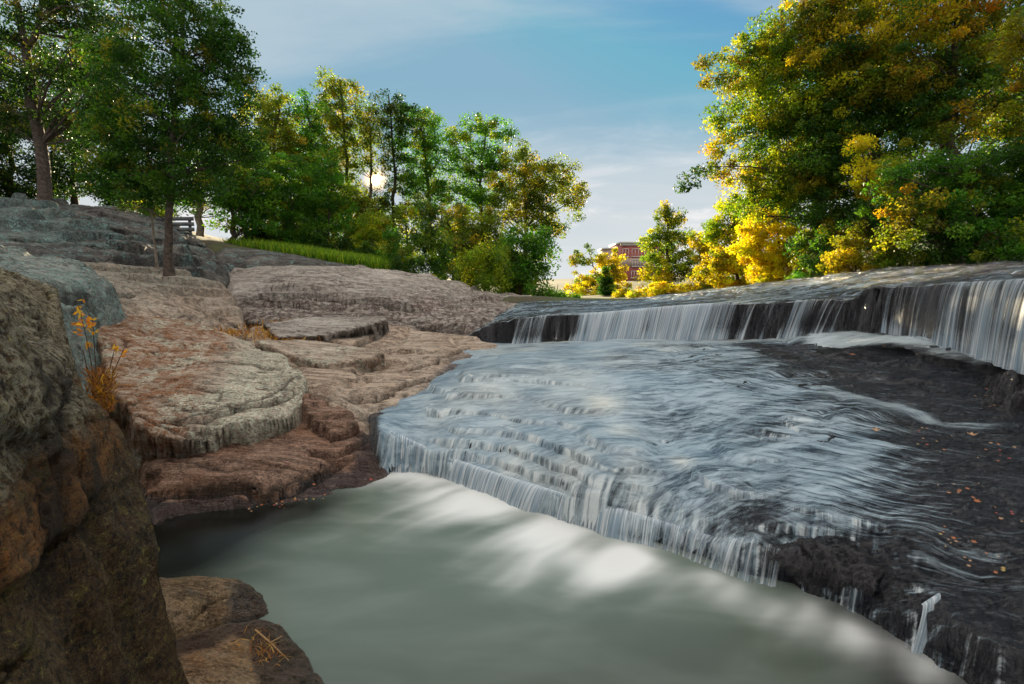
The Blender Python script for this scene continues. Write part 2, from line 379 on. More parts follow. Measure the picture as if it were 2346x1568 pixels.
def water_film():
    m = bpy.data.materials.new('white_water_film'); m.use_nodes = True; g = G(m.node_tree); g.n.clear()
    out = g.new('ShaderNodeOutputMaterial'); b = g.new('ShaderNodeBsdfPrincipled'); tr = g.new('ShaderNodeBsdfTransparent'); mx = g.new('ShaderNodeMixShader')
    geo = g.new('ShaderNodeNewGeometry'); Pp = geo.outputs['Position']
    at = g.new('ShaderNodeAttribute', attribute_name='flow'); sp = g.new('ShaderNodeSeparateColor'); g.put(sp.inputs[0], at.outputs['Color'])
    uv = g.new('ShaderNodeAttribute', attribute_name='fuv').outputs['Vector']
    warp = g.vmath('ADD', uv, g.vmath('MULTIPLY', g.noise(uv, 1.1, 3, 0.5, 0, 1), (0.5, 0.5, 0)))
    pw = g.vmath('ADD', Pp, g.vmath('MULTIPLY', g.noise(Pp, 1.0, 4, 0.55, 0, 1), (0.35, 0.35, 0.0)))
    s1 = g.noise(g.mapping(warp, (11, 1.2, 1)), 1.0, 5, 0.6)
    s2 = g.noise(g.mapping(warp, (34, 3.0, 1)), 1.0, 4, 0.6)
    rip = g.noise(g.mapping(pw, (5, 20, 8), (0, 0, -0.12)), 1.0, 6, 0.68, 0.5)
    dkm = g.new('ShaderNodeAttribute', attribute_name='dark').outputs['Fac']
    rip3 = g.noise(g.along(pw, (0.40, 0.035, 0.2), -0.75), 1.0, 6, 0.68, 0.2)
    rip = g.math('ADD', rip, g.math('MULTIPLY', g.math('SUBTRACT', rip3, rip), dkm))
    rip2 = g.noise(g.mapping(pw, (1.2, 5, 3), (0, 0, 0.15)), 1.0, 4, 0.6, 0.4)
    dens, foam, steep = sp.outputs[0], sp.outputs[1], sp.outputs[2]
    tex = g.new('ShaderNodeAttribute', attribute_name='riffle').outputs['Fac']
    st_ = g.math('MULTIPLY', g.math('SUBTRACT', g.math('ADD', g.math('MULTIPLY', s1, 0.6), g.math('MULTIPLY', s2, 0.4)), 0.5), g.math('ADD', g.math('MULTIPLY', steep, 3.2), 0.25))
    rp_ = g.math('MULTIPLY', g.math('SUBTRACT', g.math('ADD', g.math('MULTIPLY', rip, 0.7), g.math('MULTIPLY', rip2, 0.3)), 0.5), g.math('ADD', g.math('MULTIPLY', tex, 2.9), 0.45))
    al = g.math('ADD', dens, g.math('ADD', st_, rp_)); al = g.ramp(al, 0.12, 0.95, 0.02, 0.94)
    col = g.mix(g.ramp(g.math('ADD', g.math('MULTIPLY', rip, 0.5), g.math('MULTIPLY', rip2, 0.5)), 0.38, 0.62), (0.115, 0.195, 0.265), (0.32, 0.42, 0.485))
    col = g.mix(g.math('MULTIPLY', steep, g.ramp(s1, 0.45, 0.62)), col, (0.60, 0.66, 0.68))
    col = g.mix(foam, col, (0.74, 0.77, 0.72))
    g.put(b.inputs['Base Color'], col); b.inputs['Roughness'].default_value = 0.34; b.inputs['IOR'].default_value = 1.33
    bp = g.new('ShaderNodeBump'); bp.inputs['Strength'].default_value = 0.5; bp.inputs['Distance'].default_value = 0.04
    g.put(bp.inputs['Height'], g.math('ADD', g.math('MULTIPLY', g.math('MULTIPLY', s1, steep), 0.9), g.math('MULTIPLY', rip, 0.7))); g.put(b.inputs['Normal'], bp.outputs[0])
    g.put(mx.inputs[0], al); g.l.new(tr.outputs[0], mx.inputs[1]); g.l.new(b.outputs[0], mx.inputs[2]); g.l.new(mx.outputs[0], out.inputs[0])
    return m
M_FILM = water_film()
def fall_mat():
    m = bpy.data.materials.new('falling_water'); m.use_nodes = True; g = G(m.node_tree); g.n.clear()
    out = g.new('ShaderNodeOutputMaterial'); tr = g.new('ShaderNodeBsdfTransparent'); mx = g.new('ShaderNodeMixShader')
    d = g.new('ShaderNodeBsdfPrincipled'); t = g.new('ShaderNodeBsdfTranslucent'); m2 = g.new('ShaderNodeMixShader')
    uv = g.new('ShaderNodeAttribute', attribute_name='fuv').outputs['Vector']
    dens = g.new('ShaderNodeAttribute', attribute_name='dens').outputs['Fac']
    s1 = g.noise(g.mapping(uv, (16, 0.35, 1)), 1.0, 3, 0.6)
    s2 = g.noise(g.mapping(uv, (55, 0.5, 1), (0, 0, 0), (3, 2, 0)), 1.0, 3, 0.6)
    s3 = g.noise(g.mapping(uv, (4.5, 0.6, 1), (0, 0, 0), (9, 2, 0)), 1.0, 2, 0.5)
    s = g.math('ADD', g.math('MULTIPLY', s1, 0.40), g.math('ADD', g.math('MULTIPLY', s2, 0.22), g.math('MULTIPLY', s3, 0.38)))
    al = g.ramp(g.math('ADD', s, g.math('MULTIPLY', g.math('SUBTRACT', dens, 0.5), 0.34)), 0.43, 0.68, 0.0, 0.95)
    col = g.mix(g.ramp(s2, 0.4, 0.65), (0.34, 0.46, 0.56), (0.86, 0.90, 0.92))
    g.put(d.inputs['Base Color'], col); d.inputs['Roughness'].default_value = 0.4; g.put(t.inputs[0], col)
    m2.inputs[0].default_value = 0.35; g.l.new(d.outputs[0], m2.inputs[1]); g.l.new(t.outputs[0], m2.inputs[2])
    g.put(mx.inputs[0], al); g.l.new(tr.outputs[0], mx.inputs[1]); g.l.new(m2.outputs[0], mx.inputs[2]); g.l.new(mx.outputs[0], out.inputs[0])
    return m
M_FALL = fall_mat()
def pool_mat():
    m = bpy.data.materials.new('milky_pool_water'); m.use_nodes = True; g = G(m.node_tree); g.n.clear()
    out = g.new('ShaderNodeOutputMaterial'); b = g.new('ShaderNodeBsdfPrincipled')
    at = g.new('ShaderNodeAttribute', attribute_name='flow'); sp = g.new('ShaderNodeSeparateColor'); g.put(sp.inputs[0], at.outputs['Color'])
    Pp = g.new('ShaderNodeNewGeometry').outputs['Position']
    n1 = g.noise(g.mapping(Pp, (0.9, 2.2, 1), (0, 0, 0.75)), 1.0, 3, 0.5, 0.3)
    f = g.ramp(g.math('ADD', sp.outputs[0], g.math('MULTIPLY', g.math('SUBTRACT', n1, 0.5), 0.35)), 0.02, 0.95)
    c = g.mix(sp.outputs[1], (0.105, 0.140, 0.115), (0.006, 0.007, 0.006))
    c = g.mix(g.math('MULTIPLY', g.ramp(n1, 0.35, 0.7), g.math('MULTIPLY', g.math('SUBTRACT', 1.0, sp.outputs[1], clamp=True), 0.45)), c, (0.19, 0.235, 0.21))
    c = g.mix(g.math('MULTIPLY', f, 0.92), c, (0.70, 0.735, 0.73))
    g.put(b.inputs['Base Color'], c); b.inputs['Roughness'].default_value = 0.20; b.inputs['IOR'].default_value = 1.33
    g.l.new(b.outputs[0], out.inputs[0])
    return m
M_POOL = pool_mat()

# ------------------------------------------------------------------ masks
def gauss(x, y, c, r): return np.exp(-((x-c[0])**2+(y-c[1])**2)/(r*r))
def stack(n, wet=0, st=0, li=0): 
    z = np.zeros(n) ; return np.clip(np.stack([z+wet, z+st, z+li, z+1], -1), 0, 1)
def shore(hi=0.22):
    def f(x, y, z, T, s): return stack(len(x), wet=1-sst(z+0.06*fbm(x*2, y*2, z, 2, 3), 0.02, hi))
    return f

# ------------------------------------------------------------------ main terrain: bed, dome, upper shelf
pairs = [(870, 1085, 985), (895, 1078, 990), (960, 1078, 1020), (1050, 1100, 1058), (1160, 1142, 1095), (1290, 1190, 1135), (1420, 1226, 1170), (1560, 1262, 1212),
         (1640, 1290, 1238), (1720, 1320, 1240), (1800, 1338, 1265), (1850, 1352, 1290), (1900, 1375, 1325), (2000, 1425, 1360), (2100, 1480, 1375), (2200, 1545, 1420), (2300, 1610, 1470)]
LIP = []
for X, yb, yl in pairs:
    b = PZ(X, yb, 0.0); r = ray(X, yl); t = (math.hypot(b[0], b[1])+0.05)/math.hypot(r[0], r[1]); LIP.append(np.array([r[0]*t, r[1]*t, CAMZ+r[2]*t]))
lipw = [('w', *p) for p in LIP]
dome_ctrl = [('z', 1050, 1010, .42), ('z', 1250, 1050, .42), ('z', 1400, 1110, .42), ('z', 1560, 1150, .34), ('z', 1700, 1180, .36), ('z', 1900, 1220, .42), ('z', 2100, 1250, .50), ('z', 2250, 1330, .42),
             ('z', 2100, 1150, .62), ('z', 1900, 1100, .62), ('z', 1700, 1060, .565), ('z', 1550, 1020, .57), ('z', 1450, 980, .635), ('z', 1300, 900, .81), ('z', 1500, 900, .88), ('z', 1700, 920, .86), ('z', 1900, 970, .92), ('z', 2100, 1020, .86),
             ('z', 1300, 850, .95), ('z', 1300, 805, 1.0), ('z', 1500, 850, 1.0), ('z', 1500, 800, 1.08), ('z', 1700, 850, 1.06), (1120, 792, 10.9), (1250, 786, 11.2), (1400, 778, 11.0), (1600, 776, 10.7), (1690, 776, 10.5),
             ('z', 1860, 872, 1.03), ('z', 2000, 915, 1.0), ('z', 2150, 968, 0.93), ('z', 2346, 975, 0.98), ('z', 1950, 850, 1.12), ('z', 2100, 880, 1.10), ('z', 2250, 920, 1.05), ('z', 2346, 900, 1.12),
             ('z', 2346, 1050, .82), ('z', 2346, 1150, .74), ('z', 2346, 1300, .55), ('z', 2346, 1450, .36), ('z', 1780, 800, 1.18), ('z', 1780, 840, 1.12),
             ('z', 1000, 930, .62), ('z', 1100, 870, .88), ('z', 900, 960, .545), ('z', 1150, 820, .97), ('z', 1100, 950, .58)]
# front of the upper falls: (X, base Y, lip Y, distance)
FALLS = [(1070, 775, 768, 11.6), (1120, 790, 745, 11.45), (1230, 785, 726, 11.3), (1370, 776, 718, 11.1), (1500, 775, 706, 10.85), (1600, 775, 698, 10.6), (1690, 774, 695, 10.3), (1800, 776, 690, 9.6),
         (1900, 768, 688, 9.0), (1960, 767, 684, 8.6), (1995, 768, 655, 8.3), (2050, 775, 655, 7.9), (2150, 800, 652, 7.0), (2250, 827, 648, 6.15), (2346, 858, 643, 5.5), (2500, 905, 632, 4.7), (2700, 980, 610, 4.0)]
UL = [P(X, yl, d) for X, yb, yl, d in FALLS]; UB = [P(X, yb, d) for X, yb, yl, d in FALLS]
upper_ctrl = [(1250, 692, 16), (1450, 686, 15.5), (1600, 669, 14.5), (1700, 657, 14), (1850, 644, 13), (2000, 622, 12), (2150, 613, 11), (2346, 606, 10), (2600, 590, 8.5), (1400, 700, 12.6), (1700, 676, 11.8), (1950, 655, 10), (2100, 635, 9), (2300, 624, 7.8)]
dome_out = lipw + [('w', 4.2, 0.9, .2), ('w', 7.5, 3.0, 1.0), ('w', 8.0, 6.0, 1.2)] + [('w', p[0]+0.25, p[1]+0.6, p[2]) for p in UB[:-2][::-1]] + [(1000, 800, 10.6), (1020, 850, 8.9), (960, 900, 7.4), (840, 950, 6.9)]
def dome_mask(x, y, z, T, s): return stack(len(x), wet=1)
side_low = [PZ(1730, 1180, .35), PZ(1800, 1230, .3)]
def dome_z(X, Y, T, smooth=False):
    return T(X, Y)
bed, TD = slab('river_bed', M_WET, dome_out, dome_ctrl, only_ctrl=False, k=5, rnd=0.06, rh=0.02, big=0.04, strata=0.02, wob=0.04, masks=dome_mask, kind='structure', joints=0.01, rightr=2.2, seed=1, terr=(0.12, 0.5), zmin=-0.5, fol=(2.2, 5, 5))
# second terrace: the slab whose edge makes the middle step
step_out = [('z', 985, 935, .64), ('z', 1035, 955, .57), ('z', 1150, 978, .535), ('z', 1250, 1005, .515), ('z', 1340, 1045, .475), ('z', 1420, 1050, .475), ('z', 1480, 1000, .60), ('z', 1540, 1010, .59), ('z', 1600, 1085, .53), ('z', 1700, 1130, .48),
            ('z', 1790, 1135, .485), ('z', 1830, 1105, .545), ('z', 1950, 1075, .64), ('z', 1900, 960, .92), ('z', 1600, 860, 1.02), ('z', 1300, 855, .94), ('z', 1100, 870, .88)]
step, TS = slab('river_bed', M_WET, step_out, [('z', 1300, 950, .69), ('z', 1500, 930, .79), ('z', 1700, 1000, .71), ('z', 1150, 920, .70)], k=4, rnd=0.08, rh=0.03, big=0.03, strata=0.015, wob=0.09, masks=dome_mask, kind='structure', joints=0, seed=2, terr=(0.12, 0.5), zmin=0.05, fol=(2.2, 5, 5))
shelf_out = [('w', *p) for p in UL] + [('w', 12, 2.5, 2.8), ('w', 14, 10, 3.1), (2600, 590, 12), (2000, 622, 15), (1450, 686, 19), (1200, 690, 18), (1180, 700, 14), (1080, 760, 12.2)]
shelf, TU = slab('bedrock_shelf', M_WET, shelf_out, upper_ctrl, k=9, rnd=0.07, rh=0.02, big=0.04, strata=0.07, wob=0.07, under=0.10, terr=(0.12, 0.5), masks=dome_mask, kind='structure', joints=0.07, seed=3, zmin=0.6, lam=0.01)

def film(name, T, out, dens, lift, seed, extra=None, flow=(-0.60, -0.80), clipz=-9, wob=0.05, big=0.04, terr=(0.12, 0.5), k=4.0, rnd=0.10, rip=0.008, marg=0.05):
    ol = [pt(e) for e in out]; X, Y, sh = polar(ol, marg+.05, 0.0036, R(0.15))
    s = sdist(ol, X, Y) + wob*fbm(X*1.6, Y*1.6, 0*X, 3, seed+5) + wob*0.35*fbm(X*9, Y*9, 0*X, 2, seed+6)
    Z = T(X, Y) + big*fbm(X*0.9, Y*0.9, 0*X, 3, seed+1)
    Z = terrace(X, Y, Z, terr, seed)
    Z = Z - 0.02*(1-sst(s, -0.02, rnd)) - k*np.maximum(-s-0.05, 0) + lift
    fx, fy = flow; L = math.hypot(fx, fy); fx /= L; fy /= L
    U = X*(-fy)+Y*fx; Vv = X*fx+Y*fy
    Z = Z + rip*fbm(X*4, Y*13, 0*X, 4, seed+77)
    keep = (s > -marg) & (Z > (clipz(X, Y) if callable(clipz) else clipz))
    de, fo, tx_ = dens(X, Y, Z, s); nz = normals(X, Y, Z)[..., 2]; steep = sst(1-nz, 0.16, 0.50)
    fl = np.stack([de, fo, steep, np.ones_like(X)], -1).reshape(-1, 4)
    fc = grid_faces(*sh, keep=keep.ravel())
    V2, f2, a2 = compact(np.stack([X, Y, Z], -1).reshape(-1, 3), fc, {'flow': np.clip(fl, 0, 1), 'riffle': np.clip(tx_+0*X, 0, 1).ravel(), 'dark': sst(X-0.1*(Y-4), 1.6, 2.8).ravel(), 'fuv': np.stack([U, Vv], -1).reshape(-1, 2)})
    c = V2.mean(0)
    o = mesh(name, V2, f2, M_FILM, smooth=True, attrs=a2, origin=(c[0], c[1], V2[:, 2].min())); o['kind'] = 'structure'
    return o
def pz(X, Y, z): p = PZ(X, Y, z); return p
dark_line = [pz(1700, 790, 1.15), pz(1860, 880, 1.02), pz(2050, 940, .96), pz(2150, 1060, .78), pz(2080, 1180, .57), pz(1950, 1260, .45), pz(1800, 1260, .35), pz(1730, 1240, .22)]
DP = [p for p in dark_line] + [np.array([2.8, 2.0, 0]), np.array([5, 1.5, 0]), np.array([9, 4, 0]), np.array([9, 8.5, 0]), pz(1990, 780, 1.3), pz(1800, 790, 1.2)]
fb = [((1400, 820), .8, .35), ((1300, 880), .9, .35), ((1100, 920), .7, .4), ((1380, 930), .25, .8), ((1420, 990), .18, .7), ((1450, 1090), .2, .6), ((1300, 1090), .25, .5), ((1180, 1060), .3, .4), ((1560, 1060), .12, .7), ((1240, 1100), .3, .4), ((1180, 800), .8, .5), ((1500, 795), .9, .45)]
def dome_dens(X, Y, Z, s):
    sd_ = sdist(DP, X, Y)+0.18*fbm(X*1.5, Y*1.5, 0*X, 3, 50)
    right = sst(sd_, -0.5, 0.35)                    # 1 in the dark right part
    tex = sst(X - 0.15*(Y-4), 0.5, 2.4)             # riffled rather than milky
    d = 0.80 - 0.20*tex - 0.60*right
    d = d + 0.30*fbm(X*1.1, Y*1.6, 0*X, 4, 60)
    edge = sst(s, -0.06, 0.35)                      # thin at the shore on the left
    d = d - 0.9*(1-sst(X+0.22*(Y-5)+.05*fbm(X*4, Y*4, 0*X, 2, 63), -1.46, -1.30))
    fo = 0*X
    for (px, py), r, a in fb:
        c = TD.hit(px, py); fo = np.maximum(fo, a*np.exp(-(((X-c[0])/r)**2+((Y-c[1])/(r*1.2))**2)))
    dU = pdist(UB[2:9], X, Y); fo = np.maximum(fo, 0.85*np.exp(-dU/0.30)); d = d+0.3*np.exp(-dU/.3)
    return d, fo*(0.7+0.6*fbm(X*3, Y*3, 0*X, 2, 61)), 0.12+0.8*tex
film('cascade_water', TD, dome_out, dome_dens, 0.022, 1, clipz=-0.02, k=5, marg=0.22)
film('cascade_water', TS, step_out, dome_dens, 0.022, 2, big=0.03, wob=0.09, marg=0.16, clipz=lambda X, Y: TD(X, Y)-0.06)
def up_dens(X, Y, Z, s):
    d = 0.50 + 0.16*fbm(X*1.5, Y*1.5, 0*X, 3, 62) - 0.12*sst(X/Y, 0.50, 0.72)
    d = d - 0.5*sst(-(X/Y), -0.12, -0.02)*0
    return d, 0.25*sst(s, 0.4, 0.0), 0.5+0*X
film('river_water', TU, shelf_out, up_dens, 0.004, 3, flow=(-0.45, -0.9), big=0.04, terr=(0.12, 0.5), k=0.5, wob=0.07)

# pool
pool_poly = [('w', -5.5, 2.2, 0), ('w', -5.5, 6.3, 0), ('w', -1.2, 6.8, 0), ('w', 1.5, 5.4, 0), ('w', 3.2, 3.6, 0), ('w', 5.2, 0.8, 0), ('w', -3, 0.6, 0)]
PB = [((960, 1092), .34, .55, .9), ((1010, 1125), .25, .6, .7), ((1100, 1150), .28, .75, 1.0), ((1130, 1200), .22, .5, .7), ((1290, 1225), .40, .55, 1.0), ((1230, 1280), .20, .60, .75), ((1330, 1280), .25, .4, .5), ((1460, 1272), .22, .40, .95),
      ((1680, 1340), .16, .35, .45), ((1760, 1375), .12, .3, .35), ((1930, 1430), .20, .34, .55), ((2120, 1520), .15, .28, .55), ((1620, 1310), .1, .2, .4), ((560, 1300), .4, .7, .12), ((800, 1200), .5, .6, .15), ((1850, 1380), .1, .25, .4), ((1000, 1150), .14, .8, .35), ((1180, 1240), .16, .9, .32), ((1400, 1300), .15, .8, .28), ((1560, 1330), .13, .7, .25), ((1800, 1420), .12, .5, .25)]
def build_pool():
    ol = [pt(e) for e in pool_poly]; X, Y, sh = polar(ol, 0.1, 0.012, R(0.5))
    s = sdist(ol, X, Y); keep = s > -0.05
    fo = 0*X
    wx = X+0.10*fbm(X*1.4, Y*1.4, 0*X, 2, 70); wy = Y+0.10*fbm(X*1.4, Y*1.4, 0*X, 2, 71)
    for (px, py), rw, rl, a in PB:
        c = PZ(px, py, 0); fx, fy = -0.72, -0.69
        u = (wx-c[0])*(-fy)+(wy-c[1])*fx; v = (wx-c[0])*fx+(wy-c[1])*fy
        fo = fo + a*np.exp(-(u/rw)**2-(np.where(v > 0, v/rl, v/(rl*0.5)))**2)
    base = [PZ(p[0], p[1], 0) for p in pairs]; fx, fy = -0.72, -0.69
    uu = wx*(-fy)+wy*fx; vv = wx*fx+wy*fy
    dB = pdist(base[1:], X, Y); along = sst(-X, -1.9, 0.6)
    fo = fo*(0.75+0.9*fbm(uu*3.2, vv*0.7, 0*X, 3, 73)) + (0.25+0.75*along)*np.exp(-dB/(0.12+.12*fbm(uu*2.5, 0*X, 0*X, 2, 74)))*0.8
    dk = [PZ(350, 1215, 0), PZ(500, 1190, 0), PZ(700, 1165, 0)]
    deep = np.clip(np.exp(-(pdist(dk, X, Y)/0.5)**2) + np.exp(-((X-PZ(400, 1290, 0)[0])**2+(Y-PZ(400, 1290, 0)[1])**2)/0.5) + 1.0*sst(X-0.2*Y, 1.3, 2.2) + 0.55*sst(-(Y-0.3*X), -3.7, -2.1), 0, 1)  # dark rock reflection painted in at left; right and near water also darkened
    fl = np.stack([fo, deep, 0*X, 0*X+1], -1).reshape(-1, 4)
    V2, f2, a2 = compact(np.stack([X, Y, 0*X], -1).reshape(-1, 3), grid_faces(*sh, keep=keep.ravel()), {'flow': fl})
    o = mesh('pool_water', V2, f2, M_POOL, smooth=True, attrs=a2); o['kind'] = 'structure'
    b = mesh('pool_bed', [(-9, -3, -.7), (12, -3, -.7), (12, 12, -.7), (-9, 12, -.7)], [(0, 1, 2, 3)], M_WET); b['kind'] = 'structure'
build_pool()

# falling water: curtain swept from a lip line to a base line
def curtain(name, lips, bases, label, dens, out=0.16, seed=0, parent=None, step=0.012, rows=14, group=None, lift=0.02, drift=0.0):
    L = np.array(lips); B = np.array(bases)
    seg = np.concatenate([[0], np.cumsum(np.hypot(*(L[1:]-L[:-1])[:, :2].T))]); n = int(seg[-1]/step)+2
    u = np.linspace(0, seg[-1], n)
    Lx, Ly, Lz = [np.interp(u, seg, L[:, i]) for i in range(3)]; Bz = np.interp(u, seg, B[:, 2])
    tx, ty = np.gradient(Lx), np.gradient(Ly); tl = np.hypot(tx, ty)+1e-9; nx, ny = ty/tl, -tx/tl
    kk = 41; ker = np.ones(kk)/kk
    nx = np.convolve(np.pad(nx, kk//2, 'edge'), ker, 'valid'); ny = np.convolve(np.pad(ny, kk//2, 'edge'), ker, 'valid')
    flip = np.sign(-(nx*Lx+ny*Ly)); nx *= flip; ny *= flip
    o1 = out*(0.8+0.5*fbm(u*3, 0*u, 0*u, 3, seed)); o2 = 0.02*fbm(u*25, 0*u, 0*u, 3, seed+1)
    w_ = np.linspace(0, 1, rows)[:, None]
    par = -0.10+ (1.1)*w_**0.62
    off = par*(o1)[None, :]+o2[None, :]*w_
    Xg = Lx+nx*off-tx/tl*drift*w_**1.4; Yg = Ly+ny*off-ty/tl*drift*w_**1.4; Zg = Lz+lift-(Lz+lift-Bz+0.03)*np.clip(w_*1.12-0.12, 0, 1)**1.35
    # strands widen and drift sideways towards the foot
    U = np.broadcast_to(u, Xg.shape)+0.05*w_*fbm(u*2, 0*u, 0*u, 2, seed+4)
    de = dens(np.broadcast_to(u/seg[-1], Xg.shape), w_+0*Xg)
    uv = np.stack([U+seed*7.3, (w_+0*Xg)*0.8], -1).reshape(-1, 2)
    o = mesh(name, np.stack([Xg, Yg, Zg], -1).reshape(-1, 3), grid_faces(rows, n), M_FALL, parent, True, {'fuv': uv, 'dens': de.ravel()}, origin=(L[:, 0].mean(), L[:, 1].mean(), Bz.min()) if parent is None else None)
    if label: tag(o, label, 'waterfall', group)
    return o
def prof(pts):
    a = np.array(pts)
    return lambda u, v: np.interp(u, a[:, 0], a[:, 1]) + 0.30*sst(v, 0.72, 1.0)*(np.interp(u, a[:, 0], a[:, 1]) > 0.25)
xs = np.array([f[0] for f in FALLS], float)
def sub(x0, x1, A, n=24):
    q = np.linspace(x0, x1, n); return np.stack([np.interp(q, xs, np.array(A)[:, i]) for i in range(3)], -1)
curtain('waterfall', sub(1190, 1975, UL), sub(1190, 1975, UB), 'long low curtain of white water falling over the upper ledge in the centre',
        prof([(0, .50), (.09, .55), (.11, .12), (.18, .16), (.21, .80), (.40, .98), (.58, .92), (.66, .60), (.69, .15), (.72, .62), (.745, .1), (.78, .42), (.80, .05), (.85, .62), (.9, .35), (.97, .30), (1, .1)]), seed=1, out=0.24, drift=.16)
curtain('waterfall', sub(2050, 2620, UL), sub(2050, 2620, UB)+np.array([0, 0, .13]), 'taller waterfall with separate strands at the right edge of the ledge',
        prof([(0, .28), (.12, .42), (.2, .34), (.4, .58), (.6, .66), (1, .72)]), seed=2, out=0.24, drift=-.12)
lb = [PZ(p[0], p[1], 0) for p in pairs]
def subl(i, j): return LIP[i:j], [np.array([p[0], p[1], -0.01]) for p in LIP[i:j]]
l, b = subl(1, 11)
curtain('waterfall', l, b, 'row of small white falls dropping from the lowest ledge into the pool', prof([(0, .60), (.1, .85), (.25, .95), (.45, .98), (.6, .92), (.72, .85), (.8, .62), (.9, .55), (1, .45)]), seed=3, out=0.14, step=0.006, drift=.03)
l, b = subl(11, 14)
curtain('waterfall', l, b, 'thin trickles falling over dark rock into the pool at the lower right', prof([(0, .7), (.25, .85), (.33, .3), (.5, .2), (.6, .65), (.8, .55), (1, .15)]), seed=4, out=0.08, step=0.006)
SL = [pt(e) for e in step_out[1:5]]; curtain('waterfall', SL, [np.array([p[0], p[1], min(p[2]-.05, float(TD(p[0]*.97, p[1]*.97)))]) for p in SL], 'short milky fall over the middle step of the cascade on the left', prof([(0, .6), (.3, .85), (1, .9)]), seed=5, out=0.10, step=0.006)
SL = [pt(e) for e in step_out[8:11]]; curtain('waterfall', SL, [np.array([p[0], p[1], min(p[2]-.04, float(TD(p[0]*.97, p[1]*.97)))]) for p in SL], 'short curtain of water over the step in the middle of the riffled rock', prof([(0, .7), (.5, .8), (1, .6)]), seed=6, out=0.08, step=0.006)
a = [PZ(2060, 1375, .33), PZ(2110, 1378, .33), PZ(2150, 1360, .36)]
_a, _b = TD.hit(2112, 1392), TD.hit(2152, 1366)
curtain('waterfall', [_a, _b], [PZ(2085, 1475, 0), PZ(2110, 1478, 0)], 'single spout of white water pouring off the dark rock at the lower right', prof([(0, .9), (1, .95)]), seed=7, out=0.10, step=0.004, drift=.10)
# splash bands at the foot of the right fall: stepped water
foot_out = [(1840, 775, 8.8), (1960, 768, 8.5), (2060, 775, 7.75), (2200, 812, 6.4), (2346, 855, 5.35), (2500, 900, 4.6), (2500, 950, 4.4), (2346, 872, 5.0), (2200, 838, 5.9), (2060, 812, 6.7), (1950, 812, 7.4), (1860, 850, 7.6), (1830, 800, 8.4)]
film('foam_water', TPS([pt(e) for e in foot_out]), foot_out, lambda X, Y, Z, s: (0.15+0.65*sst(s, -.02, .25)+0.3*fbm(X*2, Y*2, 0*X, 2, 9), 0.30+0*X, 0.2+0*X), 0.10, 8, big=0.02, terr=None, flow=(-.5, -.85), wob=0.12)
# channel running along the back of the dome to the right
ch = [(1850, 850), (1870, 875), (1990, 905), (2160, 955), (2346, 968), (2346, 978), (2160, 975), (2050, 950), (1960, 925), (1850, 890)]
film('channel_water', TD, [('w', *TD.hit(*q)) for q in ch], lambda X, Y, Z, s: (0.10+0.5*sst(s, -.03, .15), 0.12*sst(s, 0, .1), 0.3+0*X), 0.022, 1, flow=(.8, -.5), wob=0.03)

# ------------------------------------------------------------------ left bank
def G_(*a): return list(a)
bank = []
slab('flat_rock', M_BROWN, [(335, 1060, 5.5), ('z', 352, 1225, -.05), ('z', 500, 1195, -.05), ('z', 700, 1165, -.05), ('z', 830, 1135, -.05), ('z', 905, 1100, -.05), ('z', 885, 1060, .12), (850, 990, 6.55), (800, 930, 7.2), (690, 900, 7.3), (450, 960, 6.2), (320, 990, 5.9)],
     [(350, 1180, 4.65), (450, 1060, 5.35), (600, 1040, 5.7), (700, 985, 6.4), (550, 1120, 5.0), (700, 1100, 5.35), (330, 1110, 5.05)], k=2.2, rnd=.15, rh=.05, strata=.045, ledges=[([(335, 1130), (450, 1108), (560, 1105), (600, 1128), (690, 1105), (760, 1060), (830, 1030)], .10, .30), ([(700, 1030), (770, 1040), (850, 1000)], .08, .2), ([(350, 1180), (480, 1150), (640, 1150)], .06, .25)], masks=lambda x, y, z, T, s: stack(len(x), wet=np.maximum(1-sst(z+0.08*fbm(x*2, y*2, z, 2, 3), 0.03, .16), 0.9*sst(x+0.15*(y-5.5), -2.15, -1.6)), st=0.35*sst(fbm(x*.8, y*3, z, 3, 8), 0.0, .4)),
     cracks=[([(340, 1140), (450, 1110), (590, 1115), (600, 1130), (720, 1090), (760, 1050)], .05, .06), ([(380, 1060), (520, 1080), (640, 1075)], .04, .04)], seed=11, terr=(.16, .8),
     tags=('reddish brown sloping slab that dips into the pool, wet and dark along the waterline', 'rock'))
slab('flat_rock', M_PALE, [(215, 765, 7.4), (250, 900, 6.2), (305, 985, 5.45), (340, 1005, 5.4), (450, 1012, 5.5), (560, 978, 5.8), (660, 965, 6.2), (695, 930, 6.6), (700, 885, 6.9), (640, 822, 7.9), (560, 788, 8.7), (430, 742, 9.2), (300, 735, 8.8)],
     [(450, 900, 6.4), (350, 830, 7.2), (550, 860, 7.0)], k=12, rnd=.05, rh=.03, under=.26, lift=.09, strata=.03, ledges=[([(370, 975), (470, 975), (560, 940), (690, 905)], .05, .25)], seed=12, cracks=[([(370, 985), (480, 960), (600, 925), (690, 870)], .03, .03)], terr=(.2, .5),
     masks=lambda x, y, z, T, s: stack(len(x), st=0.9*sst(-(x+0.35*(y-6))+.2*fbm(x*2, y*4, z, 3, 5), 3.7, 4.0), li=1.0*sst(x+.35*(y-6)+.2*fbm(x*2, y*4, z, 3, 5), -3.8, -3.3)), tags=('large pale lichened slab with a red brown left side and an overhanging lower lip', 'rock'))
